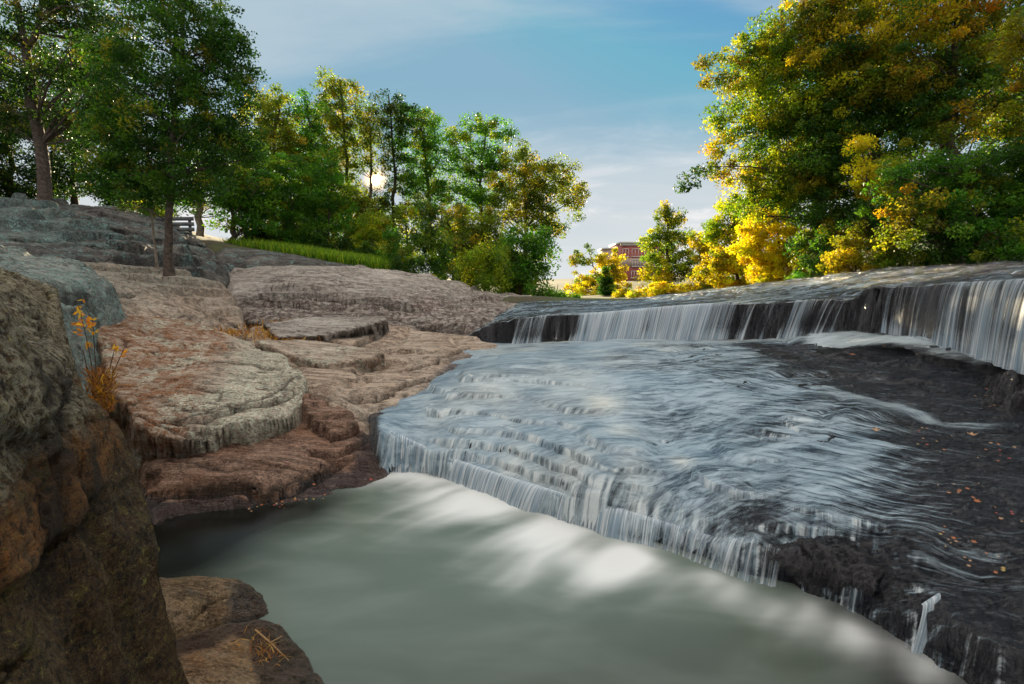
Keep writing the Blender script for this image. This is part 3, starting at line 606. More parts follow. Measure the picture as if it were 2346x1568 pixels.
slab('flat_rock', M_BROWN, [(700, 958, 6.35), (760, 1000, 6.05), (800, 990, 6.2), (822, 965, 6.4), (770, 920, 7.0), (690, 905, 6.8)], [(760, 955, 6.5)], k=8, rnd=.05, rh=.03, under=.18, lift=.07, strata=.03, seed=13, terr=(.1, .8), masks=lambda x, y, z, T, s: stack(len(x), wet=.5*sst(x, -2.0, -1.7)),
     tags=('small purple brown rock nose jutting below the pale slab beside the cascade', 'rock'))
slab('flat_rock', M_TAN, [(560, 790, 9.0), (650, 840, 7.6), (700, 885, 6.95), (760, 905, 6.75), (790, 960, 6.55), (860, 985, 6.5), (905, 965, 6.9), (960, 925, 7.15), (1040, 880, 8.0), (1130, 810, 9.9), (1150, 785, 10.9), (1070, 770, 11.8), (900, 745, 12.4), (700, 735, 12.2), (580, 745, 10.6)],
     [(860, 800, 9.3), (850, 850, 8.0), (1000, 790, 10.2), (900, 900, 7.3)], k=2.5, rnd=.2, rh=.05, strata=.03, big=.06, seed=14, terr=(.14, .8),
     masks=lambda x, y, z, T, s: stack(len(x), wet=.9*sst(x-.0*(y-7), -1.55, -.95)*sst(-y, -11, -8.5)), ledges=[([(700, 760), (800, 790), (890, 750)], .14, .5), ([(770, 900), (900, 890), (1000, 868)], .07, .3), ([(820, 945), (950, 905)], .05, .2), ([(900, 850), (1000, 820), (1080, 790)], .05, .3)], tags=('broad tan bedrock ramp between the pale slab and the left end of the falls', 'rock'))
slab('flat_rock', M_PALE, [(590, 800, 8.5), (700, 795, 9.0), (860, 818, 8.6), (880, 828, 8.3), (790, 848, 7.9), (730, 852, 7.75), (640, 825, 8.0)], [(720, 818, 8.4)], k=10, rnd=.05, rh=.03, under=.25, strata=.02, lift=.15, seed=15, big=.02, tags=('flat lens shaped slab with a thin rust red edge on the tan ramp', 'rock'),
     masks=lambda x, y, z, T, s: stack(len(x), st=.8*(1-sst(s, -.05, .03))))
slab('flat_rock', M_GREY, [(600, 762, 10.2), (700, 748, 11.0), (880, 745, 11.8), (890, 752, 11.3), (800, 782, 10.0), (700, 795, 9.6), (640, 795, 9.4)], [(740, 765, 10.5)], k=5, rnd=.08, rh=.04, under=.5, strata=.03, lift=.22, seed=16, big=.02, tags=('grey wedge of rock with a shaded hollow under its front, below the domed rock', 'rock'))
slab('flat_rock', M_GREY, [(545, 735, 11.5), (620, 742, 11.4), (740, 745, 11.7), (900, 750, 12.2), (1000, 762, 12.2), (1075, 772, 11.9), (1140, 735, 12.6), (1250, 692, 16.5), (1180, 683, 18), (1000, 642, 17), (860, 618, 16.5), (700, 612, 15.5), (520, 622, 14.5), (510, 660, 13)],
     [(600, 680, 12.6), (750, 690, 12.8), (900, 700, 13), (1050, 720, 13), (850, 650, 14.2), (1000, 665, 14.5), (700, 640, 13.7), (1100, 695, 14.5)], k=3.5, rnd=.25, rh=.15, under=.4, lift=.08, strata=.04, big=.05, seed=17, terr=(.28, .7), ledges=[([(560, 690), (700, 672), (860, 690), (1000, 715)], .22, .6)], fol=(.35, 4, 6), zmin=.3, cracks=[([(560, 700), (700, 715), (900, 728), (1060, 762)], .07, .06)],
     masks=lambda x, y, z, T, s: stack(len(x), st=.95*(1-sst(z+.10*fbm(x, y, z, 3, 5), 1.75, 2.05))*(1-sst(x, -.8, .6))), tags=('wide domed grey rock with layered brown flanks rising behind the bank', 'rock'))
slab('flat_rock', M_TAN, [(110, 650, 7.6), (150, 745, 6.9), (330, 745, 8.7), (430, 752, 9.3), (552, 752, 10.4), (562, 770, 10.3), (548, 700, 11.6), (525, 655, 12.4), (430, 622, 12), (200, 598, 10.5), (60, 590, 9.5)],
     [(250, 680, 8.8), (400, 690, 10), (480, 700, 10.8), (180, 660, 8.4)], k=4, rnd=.1, rh=.06, under=.1, strata=.04, seed=18, terr=(.22, .7), ledges=[([(200, 712), (260, 708), (300, 716)], .12, .3), ([(60, 640), (180, 655), (330, 668)], .08, .4)], cracks=[([(230, 745), (330, 735), (440, 720)], .05, .05), ([(215, 705), (280, 712)], .07, .1), ([(480, 720), (540, 740)], .08, .08)], zmin=.3,
     masks=lambda x, y, z, T, s: stack(len(x), li=.7*sst(-x, 6.4, 7.4)), tags=('sunlit tan slab sloping up the left bank below the trees', 'rock'))
slab('flat_rock', M_TEAL, [(-250, 600, 4.5), (-250, 545, 8.0), (0, 562, 9.5), (180, 592, 9.8), (250, 640, 8.2), (170, 665, 6.9), (130, 690, 6.2), (130, 740, 5.3), (0, 720, 4.6)],
     [(60, 610, 7.6), (0, 650, 5.8), (120, 630, 7.4)], k=3.5, rnd=.12, rh=.08, under=.1, strata=.05, terr=(.25, .7), seed=19, ledges=[([(0, 640), (90, 660), (170, 655), (220, 650)], .14, .3)], zmin=.3, cracks=[([(0, 640), (90, 660), (170, 655), (200, 650)], .07, .1)],
     masks=lambda x, y, z, T, s: stack(len(x), li=.75+0*x), tags=('blue green lichen covered rock at the left edge above the mossy wall', 'rock'))
slab('flat_rock', M_DARK, [(-300, 560, 9.6), (0, 578, 10.0), (180, 598, 10.6), (300, 610, 11.6), (400, 622, 12.0), (520, 655, 12.6), (515, 600, 15), (480, 560, 16), (330, 545, 14.5), (100, 530, 13), (-300, 500, 11)],
     [(250, 575, 12.2), (420, 590, 13.0)], k=1.6, rnd=.25, rh=.12, strata=.10, big=.10, seed=20, zmin=1.2, fol=(.3, 4, 9), terr=(.34, 1.3), tags=('dark layered ledges of rock at the foot of the forked tree', 'rock'))
slab('flat_rock', M_DARK, [(-300, 520, 11), (0, 540, 11.5), (110, 548, 11.8), (290, 570, 12.8), (300, 545, 14.0), (200, 500, 14.5), (90, 462, 15), (0, 452, 14), (-300, 440, 13)], [(100, 510, 13.2), (0, 500, 12.6)], k=4, under=.3, rnd=.1, rh=.1, strata=.08, big=.06, seed=21, terr=(.3, 1.2), zmin=1.5, fol=(.3, 4, 9),
     masks=lambda x, y, z, T, s: stack(len(x), li=.55+0*x), tags=('higher blue green ledge of rock at the far left under the trees', 'rock'))
slab('flat_rock', M_DARK, [(90, 490, 14.5), (200, 520, 14.2), (330, 545, 14.6), (410, 555, 15.4), (480, 560, 17), (420, 520, 18), (250, 470, 18), (100, 458, 17)], [(250, 505, 15.6), (380, 530, 16)], k=3, under=.2, rnd=.15, rh=.1, strata=.12, big=.12, seed=22, terr=(.3, 1.2), zmin=1.5, fol=(.3, 4, 9),
     tags=('rough dark outcrop behind the slender tree', 'rock'))
slab('flat_rock', M_DARK, [(495, 600, 15.2), (560, 618, 15.5), (700, 612, 16.2), (800, 612, 17.2), (850, 613, 18.5), (760, 596, 20), (620, 572, 20), (500, 562, 19)], [(600, 590, 16.2), (560, 575, 17)], k=2.5, rnd=.3, rh=.15, strata=.05, big=.06, seed=23, zmin=1.5, tags=('black weathered rock below the bright grass strip', 'rock'))
# mossy wall in the foreground
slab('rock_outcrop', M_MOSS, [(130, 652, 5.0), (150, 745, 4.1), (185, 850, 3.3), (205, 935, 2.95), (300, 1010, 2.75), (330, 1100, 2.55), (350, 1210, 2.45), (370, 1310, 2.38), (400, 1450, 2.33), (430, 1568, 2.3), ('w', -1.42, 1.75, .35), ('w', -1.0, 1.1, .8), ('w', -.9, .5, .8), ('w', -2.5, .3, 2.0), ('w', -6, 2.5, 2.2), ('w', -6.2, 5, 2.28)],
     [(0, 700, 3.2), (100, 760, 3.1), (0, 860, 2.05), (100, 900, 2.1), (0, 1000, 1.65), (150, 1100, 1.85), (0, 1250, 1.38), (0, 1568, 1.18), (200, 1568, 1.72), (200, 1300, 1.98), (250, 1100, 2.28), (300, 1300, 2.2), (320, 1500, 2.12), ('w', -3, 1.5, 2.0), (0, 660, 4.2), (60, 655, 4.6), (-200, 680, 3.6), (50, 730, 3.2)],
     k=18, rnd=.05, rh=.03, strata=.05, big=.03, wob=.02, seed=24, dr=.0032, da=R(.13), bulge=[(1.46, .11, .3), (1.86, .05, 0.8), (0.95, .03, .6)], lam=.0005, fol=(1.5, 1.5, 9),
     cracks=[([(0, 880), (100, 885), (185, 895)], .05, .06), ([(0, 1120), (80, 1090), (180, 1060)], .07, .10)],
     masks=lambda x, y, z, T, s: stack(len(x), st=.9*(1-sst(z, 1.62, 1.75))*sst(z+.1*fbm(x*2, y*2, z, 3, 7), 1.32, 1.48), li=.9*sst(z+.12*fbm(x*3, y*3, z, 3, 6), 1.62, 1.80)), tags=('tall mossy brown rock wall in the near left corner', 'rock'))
slab('shore_rock', M_SHORE, [('z', 375, 1312, .20), ('z', 450, 1310, .18), ('z', 540, 1318, .17), ('z', 600, 1345, .13), ('z', 610, 1375, .10), ('z', 570, 1400, .08), ('z', 480, 1412, .10), ('z', 400, 1430, .18), ('w', -2.6, 2.6, .25), ('w', -3.1, 3.2, .25)], [('z', 480, 1350, .20), ('z', 550, 1350, .16)],
     k=3, rnd=.1, rh=.04, strata=.03, big=.02, wob=.04, seed=25, masks=lambda x, y, z, T, s: stack(len(x), wet=sst(x+.12*(y-3), -2.05, -1.75)), tags=('olive brown rock with a wet rounded nose poking into the pool', 'rock'))
slab('shore_rock', M_SHORE, [('z', 400, 1455, .20), ('z', 520, 1418, .10), ('z', 600, 1405, .12), ('z', 645, 1418, .10), ('z', 700, 1480, .09), ('z', 762, 1568, .09), ('z', 810, 1640, .08), ('w', -1.0, 1.9, .05), ('w', -1.8, 1.7, .2), ('w', -2.5, 2.6, .25)], [('z', 550, 1500, .14), ('z', 600, 1568, .12), ('z', 480, 1560, .22)],
     k=3, rnd=.1, rh=.03, strata=.025, big=.02, wob=.04, seed=26, masks=lambda x, y, z, T, s: stack(len(x), wet=1-sst(s+.08*fbm(x*3, y*3, z, 2, 5), .14, .42), st=.5*sst(-x, 1.45, 1.7)), tags=('low orange brown rock with a dark wet rim at the bottom of the photo', 'rock'))
# dark blocks at the lower right and in the flow
slab('wet_boulder', M_WET, [('z', 1690, 783, 1.20), ('z', 1760, 780, 1.24), ('z', 1830, 805, 1.22), ('z', 1870, 840, 1.14), ('z', 1850, 870, 1.03), ('z', 1760, 838, 1.08), ('z', 1700, 810, 1.13)], [('z', 1780, 812, 1.22)], k=2.5, rnd=.2, rh=.08, strata=.03, big=.03, seed=27, zmin=.7, tags=('rounded wet purple grey boulder below the centre of the upper falls', 'rock'))
slab('ledge_rock', M_WET, [('z', 1850, 795, 1.30), ('z', 1950, 790, 1.34), ('z', 2060, 800, 1.32), ('z', 2100, 812, 1.28), ('z', 2060, 828, 1.22), ('z', 1920, 815, 1.24)], [], k=2.5, rnd=.12, rh=.05, strata=.03, big=.02, seed=28, zmin=.8, tags=('flat dark ledge with an orange leaf at the foot of the falls', 'rock'))
slab('wet_boulder', M_WET, [('z', 1730, 1222, .29), ('z', 1850, 1212, .41), ('z', 1960, 1232, .44), ('z', 2040, 1275, .42), ('z', 2010, 1340, .28), ('z', 1900, 1312, .22), ('z', 1850, 1300, .22), ('z', 1740, 1262, .24)], [('z', 1900, 1262, .38)],
     k=4, rnd=.10, rh=.05, strata=.05, big=.03, wob=.10, seed=29, zmin=-.3, under=.08, tags=('jagged dark rock overhang above the trickles at the lower right', 'rock'))
slab('ledge_rock', M_WET, [('z', 2070, 788, 1.40), ('z', 2200, 815, 1.38), ('z', 2346, 858, 1.36), ('z', 2450, 900, 1.3), ('z', 2450, 930, 1.18), ('z', 2346, 890, 1.22), ('z', 2200, 842, 1.26), ('z', 2090, 812, 1.30)], [], k=4, rnd=.06, rh=.04, strata=.06, big=.04, seed=31, zmin=.8, wob=.12, terr=(.08, .8),
     tags=('broken dark ledge catching the splash under the taller right waterfall', 'rock'))
#TREES#
# ------------------------------------------------------------------ ground behind the rocks
def simple_mat(name, col, rough=0.8, nscale=6, var=0.4, bump=0.0):
    m = bpy.data.materials.new(name); m.use_nodes = True; g = G(m.node_tree); g.n.clear()
    out = g.new('ShaderNodeOutputMaterial'); b = g.new('ShaderNodeBsdfPrincipled'); Pp = g.new('ShaderNodeTexCoord').outputs['Object']
    n = g.noise(Pp, nscale, 5, 0.65)
    g.put(b.inputs['Base Color'], g.mix(g.ramp(n, 0.35, 0.65), tuple(v*(1-var) for v in col), tuple(v*(1+var) for v in col)))
    b.inputs['Roughness'].default_value = rough
    if bump:
        bp = g.new('ShaderNodeBump'); bp.inputs['Strength'].default_value = bump; bp.inputs['Distance'].default_value = 0.03
        g.put(bp.inputs['Height'], n); g.put(b.inputs['Normal'], bp.outputs[0])
    g.l.new(b.outputs[0], out.inputs[0]); return m
def ground_mat():
    m = bpy.data.materials.new('leaf_litter_ground'); m.use_nodes = True; g = G(m.node_tree); g.n.clear()
    out = g.new('ShaderNodeOutputMaterial'); b = g.new('ShaderNodeBsdfPrincipled'); Pp = g.new('ShaderNodeNewGeometry').outputs['Position']
    n = g.noise(Pp, 0.35, 6, 0.65); n2 = g.noise(Pp, 12, 5, 0.7)
    c = g.mix(g.ramp(n, 0.42, 0.55), (0.040, 0.035, 0.018), (0.045, 0.075, 0.016)); c = g.mix(g.ramp(n2, 0.5, 0.65), c, (0.09, 0.06, 0.025))
    g.put(b.inputs['Base Color'], c); b.inputs['Roughness'].default_value = 0.9; g.l.new(b.outputs[0], out.inputs[0]); return m
gpts = [pt(e) for e in [(-400, 480, 14), (0, 470, 17), (300, 480, 20), (480, 548, 21), (600, 560, 21), (740, 588, 20.5), (870, 612, 20), (1000, 645, 20), (1180, 690, 22), (1270, 694, 26), (1400, 690, 30), (1480, 676, 30), (1700, 662, 17), (2000, 624, 15), (2346, 606, 13),
         (2700, 590, 13), (600, 590, 15), (860, 630, 15), (300, 560, 12), (1480, 650, 90), (1240, 700, 60), (1000, 660, 60), (1700, 620, 60), (2346, 480, 40), (0, 480, 60), (1430, 668, 48)]] + [np.array(q, float) for q in [(-14, 9, 3.0), (14, 8, 2.7), (-300, 300, 30), (300, 300, 26), (0, 300, -2), (-300, 0, 20), (300, 0, 12), (0, 600, 0), (-500, 600, 40), (500, 600, 30)]]
TG = TPS(gpts, 0.5)
def ground_z(x, y): return TG(x, y) - 0.12
def build_ground():
    A = np.linspace(-R(80), R(80), 260); Rr = np.exp(np.linspace(math.log(13.2), math.log(700), 220))
    RR, AA = np.meshgrid(Rr, A, indexing='ij'); X, Y = RR*np.sin(AA), RR*np.cos(AA)
    Z = ground_z(X, Y) + 0.12*fbm(X*0.5, Y*0.5, 0*X, 3, 90) - 2.0*sst(-RR, -20.5, -18.3)*sst(-X/Y, 0.0, 0.12) - 1.0*sst(-RR, -15.5, -13.2)
    o = mesh('ground', np.stack([X, Y, Z], -1).reshape(-1, 3), grid_faces(*X.shape), ground_mat(), smooth=True); o['kind'] = 'structure'
build_ground()

# ------------------------------------------------------------------ plants
def leaf_mat():
    m = bpy.data.materials.new('leaf'); m.use_nodes = True; g = G(m.node_tree); g.n.clear()
    out = g.new('ShaderNodeOutputMaterial'); col = g.new('ShaderNodeAttribute', attribute_name='col').outputs['Color']
    d = g.new('ShaderNodeBsdfPrincipled'); d.inputs['Roughness'].default_value = 0.5; d.inputs['Specular IOR Level'].default_value = 0.25
    t = g.new('ShaderNodeBsdfTranslucent'); mx = g.new('ShaderNodeMixShader'); mx.inputs[0].default_value = 0.5
    g.put(d.inputs['Base Color'], col); g.put(t.inputs[0], g.mix(1.0, col, (1.9, 2.0, 0.8), 'MULTIPLY'))
    g.l.new(d.outputs[0], mx.inputs[1]); g.l.new(t.outputs[0], mx.inputs[2]); g.l.new(mx.outputs[0], out.inputs[0]); return m
M_LEAF = leaf_mat()
M_BARK = simple_mat('bark', (0.075, 0.055, 0.042), 0.9, 14, 0.5, 0.6)
M_BARKP = simple_mat('pale_bark', (0.21, 0.17, 0.13), 0.9, 12, 0.4, 0.5)
rng = np.random.default_rng(7)
def tube(path, radii, sides=7):
    path = np.array(path, float); n = len(path); V = []; 
    for i in range(n):
        d = path[min(i+1, n-1)]-path[max(i-1, 0)]; d /= np.linalg.norm(d)+1e-9
        a = np.cross(d, (0.3, 0.9, 0.1)); a /= np.linalg.norm(a)+1e-9; b = np.cross(d, a)
        for k in range(sides):
            t = 2*math.pi*k/sides; V.append(path[i]+radii[i]*(math.cos(t)*a+math.sin(t)*b))
    Fc = [(i*sides+k, i*sides+(k+1) % sides, (i+1)*sides+(k+1) % sides, (i+1)*sides+k) for i in range(n-1) for k in range(sides)]
    return np.array(V), np.array(Fc)
def join(parts):
    Vs, Fs, o = [], [], 0
    for V, Fc in parts: Vs.append(V); Fs.append(Fc+o); o += len(V)
    return np.concatenate(Vs), np.concatenate(Fs)
def smooth_path(pts, n):
    pts = np.array(pts, float); s = np.linspace(0, len(pts)-1, n); out = np.stack([np.interp(s, range(len(pts)), pts[:, i]) for i in range(3)], -1)
    for _ in range(2): out[1:-1] = (out[:-2]+2*out[1:-1]+out[2:])/4
    return out
def leaves(centres, normals_, size, cols, rs, aspect=0.55):
    n = len(centres); a = rs.normal(size=(n, 3)); a /= np.linalg.norm(a, axis=1, keepdims=True)
    nn = normals_; b = np.cross(nn, a); b /= np.linalg.norm(b, axis=1, keepdims=True)+1e-9; a = np.cross(b, nn)
    s = size*rs.uniform(0.6, 1.25, (n, 1)); 
    p0 = centres-a*s*0.5; p2 = centres+a*s*0.5; p1 = centres+b*s*aspect*0.5-a*s*0.05+nn*s*0.08; p3 = centres-b*s*aspect*0.5-a*s*0.05+nn*s*0.08
    V = np.stack([p0, p1, p2, p3], 1).reshape(-1, 3); Fc = np.arange(n*4).reshape(n, 4)
    C = np.repeat(np.concatenate([np.clip(cols*np.array([1.25, 1.25, 1.0]), 0, .62), np.ones((n, 1))], 1), 4, axis=0)
    return V, Fc, C
PAL = {
 'midgreen': [(.016, .050, .009), (.028, .078, .011), (.052, .115, .013), (.12, .12, .012)],
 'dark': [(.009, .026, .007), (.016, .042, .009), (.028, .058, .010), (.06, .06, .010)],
 'green': [(.030, .090, .014), (.048, .130, .016), (.080, .170, .018), (.14, .16, .015)],
 'lush': [(.030, .100, .014), (.052, .145, .018), (.09, .185, .022), (.13, .18, .02)],
 'olive': [(.055, .090, .014), (.095, .13, .015), (.16, .16, .016), (.24, .18, .015)],
 'yellowgreen': [(.09, .15, .012), (.17, .21, .014), (.30, .28, .016), (.05, .10, .012)],
 'yellow': [(.40, .33, .013), (.50, .41, .016), (.42, .27, .012), (.26, .28, .016)],
 'gold': [(.28, .22, .012), (.38, .28, .014), (.19, .19, .014), (.10, .14, .013)],
 'orange': [(.42, .17, .012), (.48, .24, .015), (.34, .10, .01), (.24, .14, .015)],
 'autumn': [(.14, .12, .010), (.14, .15, .012), (.06, .095, .012), (.28, .17, .012)],
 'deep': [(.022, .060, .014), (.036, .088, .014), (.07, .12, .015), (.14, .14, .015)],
 'brown': [(.20, .075, .02), (.28, .11, .025), (.14, .06, .02), (.32, .16, .03)],
}
def eblob(X, Y, rx, ry, D, dd=0, depth=1.0):
    c = P(X, Y, D+dd); s = (D+dd)*K/F; return c, np.array([rx*s, rx*s*depth, ry*s])
SUNLINE = np.array([SUNDIR[0], SUNDIR[1], SUNDIR[2]])
def crown(blobs, D, cr, lp, ls, pal, rs, fill=1.0, shell=0.45, flat=0.7):
    cs, cc = [], []
    for bl in blobs:
        X, Y, rx, ry = bl[:4]; dd = bl[4] if len(bl) > 4 else 0; p = bl[5] if len(bl) > 5 else pal; dn = bl[6] if len(bl) > 6 else 1.0
        c, r = eblob(X, Y, rx, ry, D, dd); n = max(3, int(fill*dn*4.6*r[0]*r[2]/(cr*cr)))
        d = rs.normal(size=(n, 3)); d /= np.linalg.norm(d, axis=1, keepdims=True)
        q = c + d*(rs.uniform(0, 1, (n, 1))**shell)*r
        cs.append(q); cc += [p]*n
    cs = np.concatenate(cs); n = len(cs)
    m = rs.poisson(lp*1.9, n).clip(3); idx = np.repeat(np.arange(n), m); N = len(idx)
    sc_ = cr*rs.uniform(0.6, 1.3, n)
    off = rs.normal(size=(N, 3)); off *= (rs.uniform(0, 1, (N, 1))**0.45)/np.linalg.norm(off, axis=1, keepdims=True)
    pos = cs[idx] + off*sc_[idx][:, None]*np.array([1, 1, flat])
    nn = rs.normal(size=(N, 3))+np.array([0, -0.15, 0.55]); nn /= np.linalg.norm(nn, axis=1, keepdims=True)
    base = np.zeros((n, 3))
    for i, p in enumerate(cc):
        L = PAL[p]; base[i] = L[rs.choice(len(L), p=[.36, .32, .20, .12])]
    base *= rs.uniform(0.75, 1.25, (n, 1))
    col = base[idx]*rs.uniform(0.7, 1.35, (N, 1))*rs.uniform(0.9, 1.1, (N, 3))
    # small opening where the low sun comes through
    rel = pos-np.array([0, 0, CAMZ]); rd = rel/np.linalg.norm(rel, axis=1, keepdims=True); keep = (rd@SUNLINE) < math.cos(R(0.45))
    return pos[keep], nn[keep], np.clip(col[keep], 0, 1), ls, cs
def tree(name, label, cat, base, trunk, tr, blobs, pal='green', cr=.4, lp=45, ls=.1, fill=1.0, bark=None, group=None, limbs=26, seed=0, forks=(), flat=.7, twigs=True, sink=.25, shell=.45):
    rs = np.random.default_rng(1000+seed); D = base[2]
    b = P(*base); b = b - np.array([0, 0, sink]); root = empty(name, tuple(b)); tag(root, label, cat, group)
    pos, nn, col, ls, cs = crown(blobs, D, cr, lp, ls, pal, rs, fill, shell, flat)
    paths = [np.array([b]+[P(x, y, D + (q[0] if q else 0)) for x, y, *q in trunk])]
    parts = []; tp = smooth_path(paths[0], 14); tp[1:-1] += rs.normal(size=(12, 3))*tr*0.25
    rad = tr*(1-0.72*np.linspace(0, 1, 14)); rad[0] *= 1.35; parts.append(tube(tp, rad, 9)); allp = [(tp, rad)]
    for fk in forks:
        k = fk[0]; fp = smooth_path([tp[k]]+[P(x, y, D) for x, y in fk[1]], 10); fr = np.linspace(rad[k]*0.8, tr*0.2, 10); parts.append(tube(fp, fr, 7)); allp.append((fp, fr))
    jp = np.concatenate([a[0][3:] for a in allp]); jr = np.concatenate([a[1][3:] for a in allp])
    sel = rs.permutation(len(cs))[:limbs]
    for i in sel:
        c = cs[i]; cand = jp[:, 2] < c[2]+0.1
        dist = np.linalg.norm(jp-c, axis=1)+np.where(cand, 0, 4.0)+0.6*np.abs(jp[:, 2]-(c[2]-0.8*np.linalg.norm((jp-c)[:, :2], axis=1)))
        j = np.argmin(dist); a = jp[j]; mid = (a+c)/2+rs.normal(size=3)*0.08*np.linalg.norm(c-a)+np.array([0, 0, 0.05])*np.linalg.norm(c-a)
        q = smooth_path([a, mid, c], 7); r0 = min(jr[j]*0.45, 0.008+0.013*np.linalg.norm(c-a)); parts.append(tube(q, np.linspace(r0, 0.008, 7), 5))
        if twigs:
            for _ in range(2):
                k = rs.integers(2, 6); e = q[k]+rs.normal(size=3)*cr*0.9; parts.append(tube(smooth_path([q[k], (q[k]+e)/2+rs.normal(size=3)*.05, e], 4), np.linspace(r0*0.45, 0.005, 4), 4))
    V, Fc = join(parts); mesh('trunk', V, Fc, bark or M_BARK, root, True)
    V, Fc, C = leaves(pos, nn, ls, col, rs); mesh('crown', V, Fc, M_LEAF, root, False, {'col': C})
    return root, len(pos)
NL = 0
def T_(*a, **k):
    global NL
    r, n = tree(*a, **k); NL += n; return r

# left side
T_('slender_tree', 'small leafy green tree with a thin straight trunk rooted in the left bank rocks', 'tree', (386, 604, 10.6), [(384, 520), (392, 400), (398, 260), (420, 120), (425, -40)], .085,
   [(400, 60, 120, 80), (330, 170, 100, 90), (470, 160, 90, 110), (400, 290, 130, 90), (300, 330, 90, 80), (500, 300, 70, 80), (330, 420, 90, 50), (450, 420, 90, 60), (520, 90, 50, 70), (380, -60, 120, 70), (250, 250, 60, 80), (560, 200, 40, 60), (555, 330, 45, 60), (260, 400, 60, 50), (240, 130, 50, 50)], 'midgreen', cr=.22, lp=40, ls=.064, fill=1.35, seed=1, limbs=60)
T_('sapling', 'thin bare stemmed sapling leaning beside the slender tree', 'tree', (358, 590, 11.2), [(352, 520), (338, 440), (330, 400)], .03, [(335, 420, 30, 35), (350, 470, 22, 25)], 'green', cr=.14, lp=22, ls=.06, seed=2, limbs=14, bark=M_BARKP)
T_('forked_tree', 'tall dark tree whose trunk forks near the top left corner', 'tree', (103, 462, 16.5), [(92, 380), (80, 260), (72, 170), (50, 80), (34, 0), (20, -110)], .20,
   [(20, 80, 80, 50), (160, 60, 100, 55), (260, 110, 80, 60), (60, 190, 70, 35), (170, 190, 80, 50), (30, 270, 70, 50), (200, 280, 80, 50), (230, 10, 110, 50), (60, -40, 140, 50), (250, 210, 60, 50)], 'dark', cr=.34, lp=34, ls=.095, fill=1.5, seed=3, limbs=46, forks=[(8, [(88, 80), (95, 0), (105, -100)])])
dk = [((-40, 470, 21), 'dark tree crossing behind the left fork of the forked trunk', [(10, 130, 70, 60), (30, 230, 80, 60), (-60, 300, 90, 70), (0, 420, 90, 45)]),
      ((120, 475, 26), 'dark tree high behind the forked trunk', [(150, 130, 90, 60), (220, 200, 80, 60), (130, 300, 80, 60), (260, 280, 70, 60)]),
      ((340, 490, 23), 'dark tree filling the shade right behind the slender trunk', [(340, 440, 60, 35), (300, 470, 70, 20), (400, 470, 50, 25), (370, 400, 50, 40)]),
      ((20, 465, 22), 'broad dark tree in deep shade at the left edge of the wood', [(0, 300, 90, 60), (30, 380, 90, 60), (-60, 430, 80, 50), (50, 440, 60, 30)]),
      ((165, 470, 24), 'shaded tree filling the gap behind the forked trunk', [(160, 330, 70, 60), (200, 400, 90, 50), (120, 420, 60, 45), (150, 260, 60, 40)]),
      ((275, 480, 22), 'dense dark tree behind the crown of the slender tree', [(270, 400, 70, 60), (300, 450, 80, 35), (240, 330, 60, 50), (230, 450, 50, 30)]),
      ((-120, 460, 20), 'dark leafy tree just beyond the left edge of the photo', [(-120, 250, 110, 100), (-100, 380, 90, 70), (-60, 140, 80, 80)])]
for i, (b, lab, bl) in enumerate(dk):
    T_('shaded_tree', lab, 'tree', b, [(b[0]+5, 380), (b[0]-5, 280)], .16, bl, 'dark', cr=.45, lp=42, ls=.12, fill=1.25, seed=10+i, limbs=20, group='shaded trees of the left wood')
T_('pale_trunk_tree', 'tree with a pale tan trunk behind the slender tree', 'tree', (460, 545, 20), [(458, 470), (455, 400), (450, 300)], .15, [(470, 400, 60, 45), (430, 340, 60, 60), (510, 360, 50, 50), (430, 460, 40, 25), (500, 460, 45, 28)], 'midgreen', cr=.36, lp=44, ls=.10, fill=1.1, seed=15, bark=M_BARKP)
